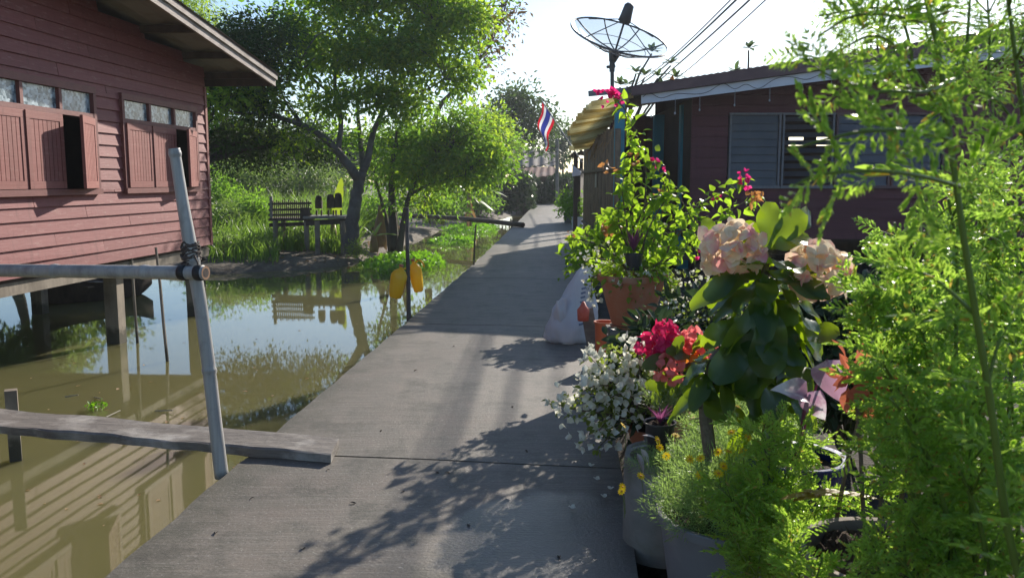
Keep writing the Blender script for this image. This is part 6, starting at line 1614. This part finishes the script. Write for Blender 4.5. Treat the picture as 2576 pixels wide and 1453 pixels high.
# long sprays reaching in from the tallest plant at the upper left
cosmos('tall_cosmos', P(2300, 330, 1.05), [stemline([(2420, 360, .15), (2300, 330, .05), (2180, 330, 0), (2080, 350, 0), (2000, 372, 0)], 1.02), stemline([(2420, 470, .15), (2300, 440, .05), (2180, 430, 0), (2060, 440, 0), (1995, 468, 0)], 1.02), stemline([(2400, 200, .2), (2330, 230, .1), (2230, 230, .05), (2130, 240, .05)], 1.05),
   stemline([(2330, 60, .25), (2250, 40, .15), (2150, 40, .1), (2060, 90, .1)], 1.1), stemline([(2380, 300, .2), (2280, 150, .15), (2200, 90, .1), (2090, 140, .1)], 1.12)], 'blurred feathery side sprays reaching left in front of the louvre windows', 'cosmos', COW, .062, 15, 208, .04, stem_r=.003)
cosmos('tall_cosmos', P(2500, 100, 1.5), [stemline([(2400, 250, 0), (2430, 120, 0), (2440, 0, 0), (2450, -80, 0)], 1.5), stemline([(2480, 260, 0), (2490, 120, 0), (2480, -60, 0)], 1.6), stemline([(2300, 260, 0), (2290, 120, 0), (2250, 0, 0), (2200, -60, 0)], 1.55), stemline([(2400, 120, 0), (2330, 40, 0), (2200, 20, 0), (2060, 40, 0)], 1.55)], 'thin airy branching tops of the feathery plants against the sky', 'cosmos2', LACE, .085, 9, 209, .5, stem_r=.0035)
# bright cosmos in front of the daisies
bc_ = P(1930, 1300, 2.5)
cosmos('short_cosmos', bc_, [stemline(p_, Y_) for p_, Y_ in (([(1900, 1460, 0), (1920, 1300, 0), (1935, 1180, 0), (1935, 1080, 0)], 2.5), ([(1930, 1460, 0), (1950, 1280, 0), (1990, 1160, 0), (2030, 1085, 0)], 2.5), ([(1850, 1480, 0), (1860, 1380, 0), (1850, 1290, 0), (1830, 1230, 0)], 2.42), ([(1930, 1480, 0), (1960, 1370, 0), (1985, 1290, 0), (1990, 1220, 0)], 2.4), ([(1960, 1490, 0), (1985, 1420, 0), (2010, 1350, 0), (2020, 1280, 0)], 2.35),
  ([(1870, 1480, 0), (1890, 1380, 0), (1910, 1300, 0)], 2.3), ([(1930, 1500, 0), (1900, 1440, 0), (1870, 1400, 0), (1850, 1360, 0)], 2.25), ([(1960, 1500, 0), (1950, 1440, 0), (1960, 1370, 0)], 2.22), ([(1900, 1400, 0), (1880, 1250, 0), (1870, 1150, 0)], 2.6), ([(1990, 1540, 0), (2010, 1450, 0), (2030, 1370, 0)], 1.85), ([(2040, 1560, 0), (2050, 1470, 0), (2070, 1400, 0)], 1.75), ([(2010, 1480, 0), (2040, 1330, 0), (2065, 1240, 0)], 2.3))],
 'short bright green feathery plants spilling over the front of the grey tub', 'cosmos', COW, .085, 26, 210, .3, stem_r=.0035)
# small single yellow leaf
m = MB(); a, b = P(2240, 440, 1.9), P(2190, 438, 1.9); m.scatter(leaf(.32, 6, .2, .1), a[None], (b-a)[None], np.array([[0, -.6, .6]]), np.array([.06])); m.build('yellow_leaf', M['yellowing'], None, label='single yellow leaf poking out of the feathery thicket in front of the window sill', cat='leaf')
m = MB()
for i, (u, v) in enumerate(((2020, 1230), (2040, 1236), (2060, 1228), (2070, 1240), (2110, 1235))): bananaleaf(m, P(u, v, 2.2), (.8*(-1)**i, -.3, .1), .10, .03, .2, i)
m.build('yellowing_leaf', M['yellowing'], None, label='yellowing leaves lying behind the clay pot rim', cat='leaf', kind='stuff')

# fallen petals and bits on the path
r = np.random.default_rng(220); base = None
spots = [(1486, 1172), (1502, 1206), (1520, 1250), (1440, 1278), (1400, 1015), (1535, 1230), (1512, 1132), (1455, 1120)]
for i, (u, v) in enumerate(spots):
    c = G(u, v, .012)
    if base is None:
        m = MB(); m.scatter(petal(4, .5, 1.0), np.array([[0, 0, 0.]]*3), np.array([(1, 0, .1), (-.5, .8, .3), (-.5, -.8, .2)]), np.array([(0, 0, 1.)]*3), np.full(3, .02)); base = m.build('fallen_petals', M['white_bract'], None, label='fallen white papery bract on the shaded concrete path', cat='petal', group='fallen white bracts'); base.location = [float(k) for k in c]
    else: dup(base, c, r.random()*6)
base = None
for i, (u, v) in enumerate(((1118, 1187), (880, 1262), (1010, 1236), (1660, 1690), (545, 1340), (1095, 1185), (760, 1380), (1320, 1130), (1180, 1320), (960, 1080), (1290, 1020), (1050, 930), (830, 1180), (1410, 1400), (640, 1250), (1140, 870))):
    c = G(u, v, .008)
    if base is None:
        m = MB(); m.scatter(leaf(.35, 4, .3, .5), np.array([[0, 0, 0.]]), np.array([[1, .2, .05]]), np.array([[0, 0, 1.]]), np.array([.045])); base = m.build('dry_leaf', M['darkwood'], None, label='small dark dry leaf lying on the sunlit concrete path', cat='leaf', group='dry leaves on the path'); base.location = [float(k) for k in c]
    else: dup(base, c, r.random()*6, scale=.6+.5*r.random())
# ------------------------------------------------------------------ morning haze
if HAZE > 0:
    t = bpy.data.materials.new('haze'); t.use_nodes = True; nt = t.node_tree; nt.nodes.clear()
    pv = nt.nodes.new('ShaderNodeVolumePrincipled'); pv.inputs['Density'].default_value = HAZE; pv.inputs['Color'].default_value = (.86, .92, 1, 1); pv.inputs['Anisotropy'].default_value = .45
    out = nt.nodes.new('ShaderNodeOutputMaterial'); nt.links.new(pv.outputs[0], out.inputs['Volume'])
    m = MB(); m.box((0, 40, 6.5), (180, 190, 17.5)); o = m.build('haze', t, None, label='thin pale morning haze over the canal', cat='haze', kind='stuff')
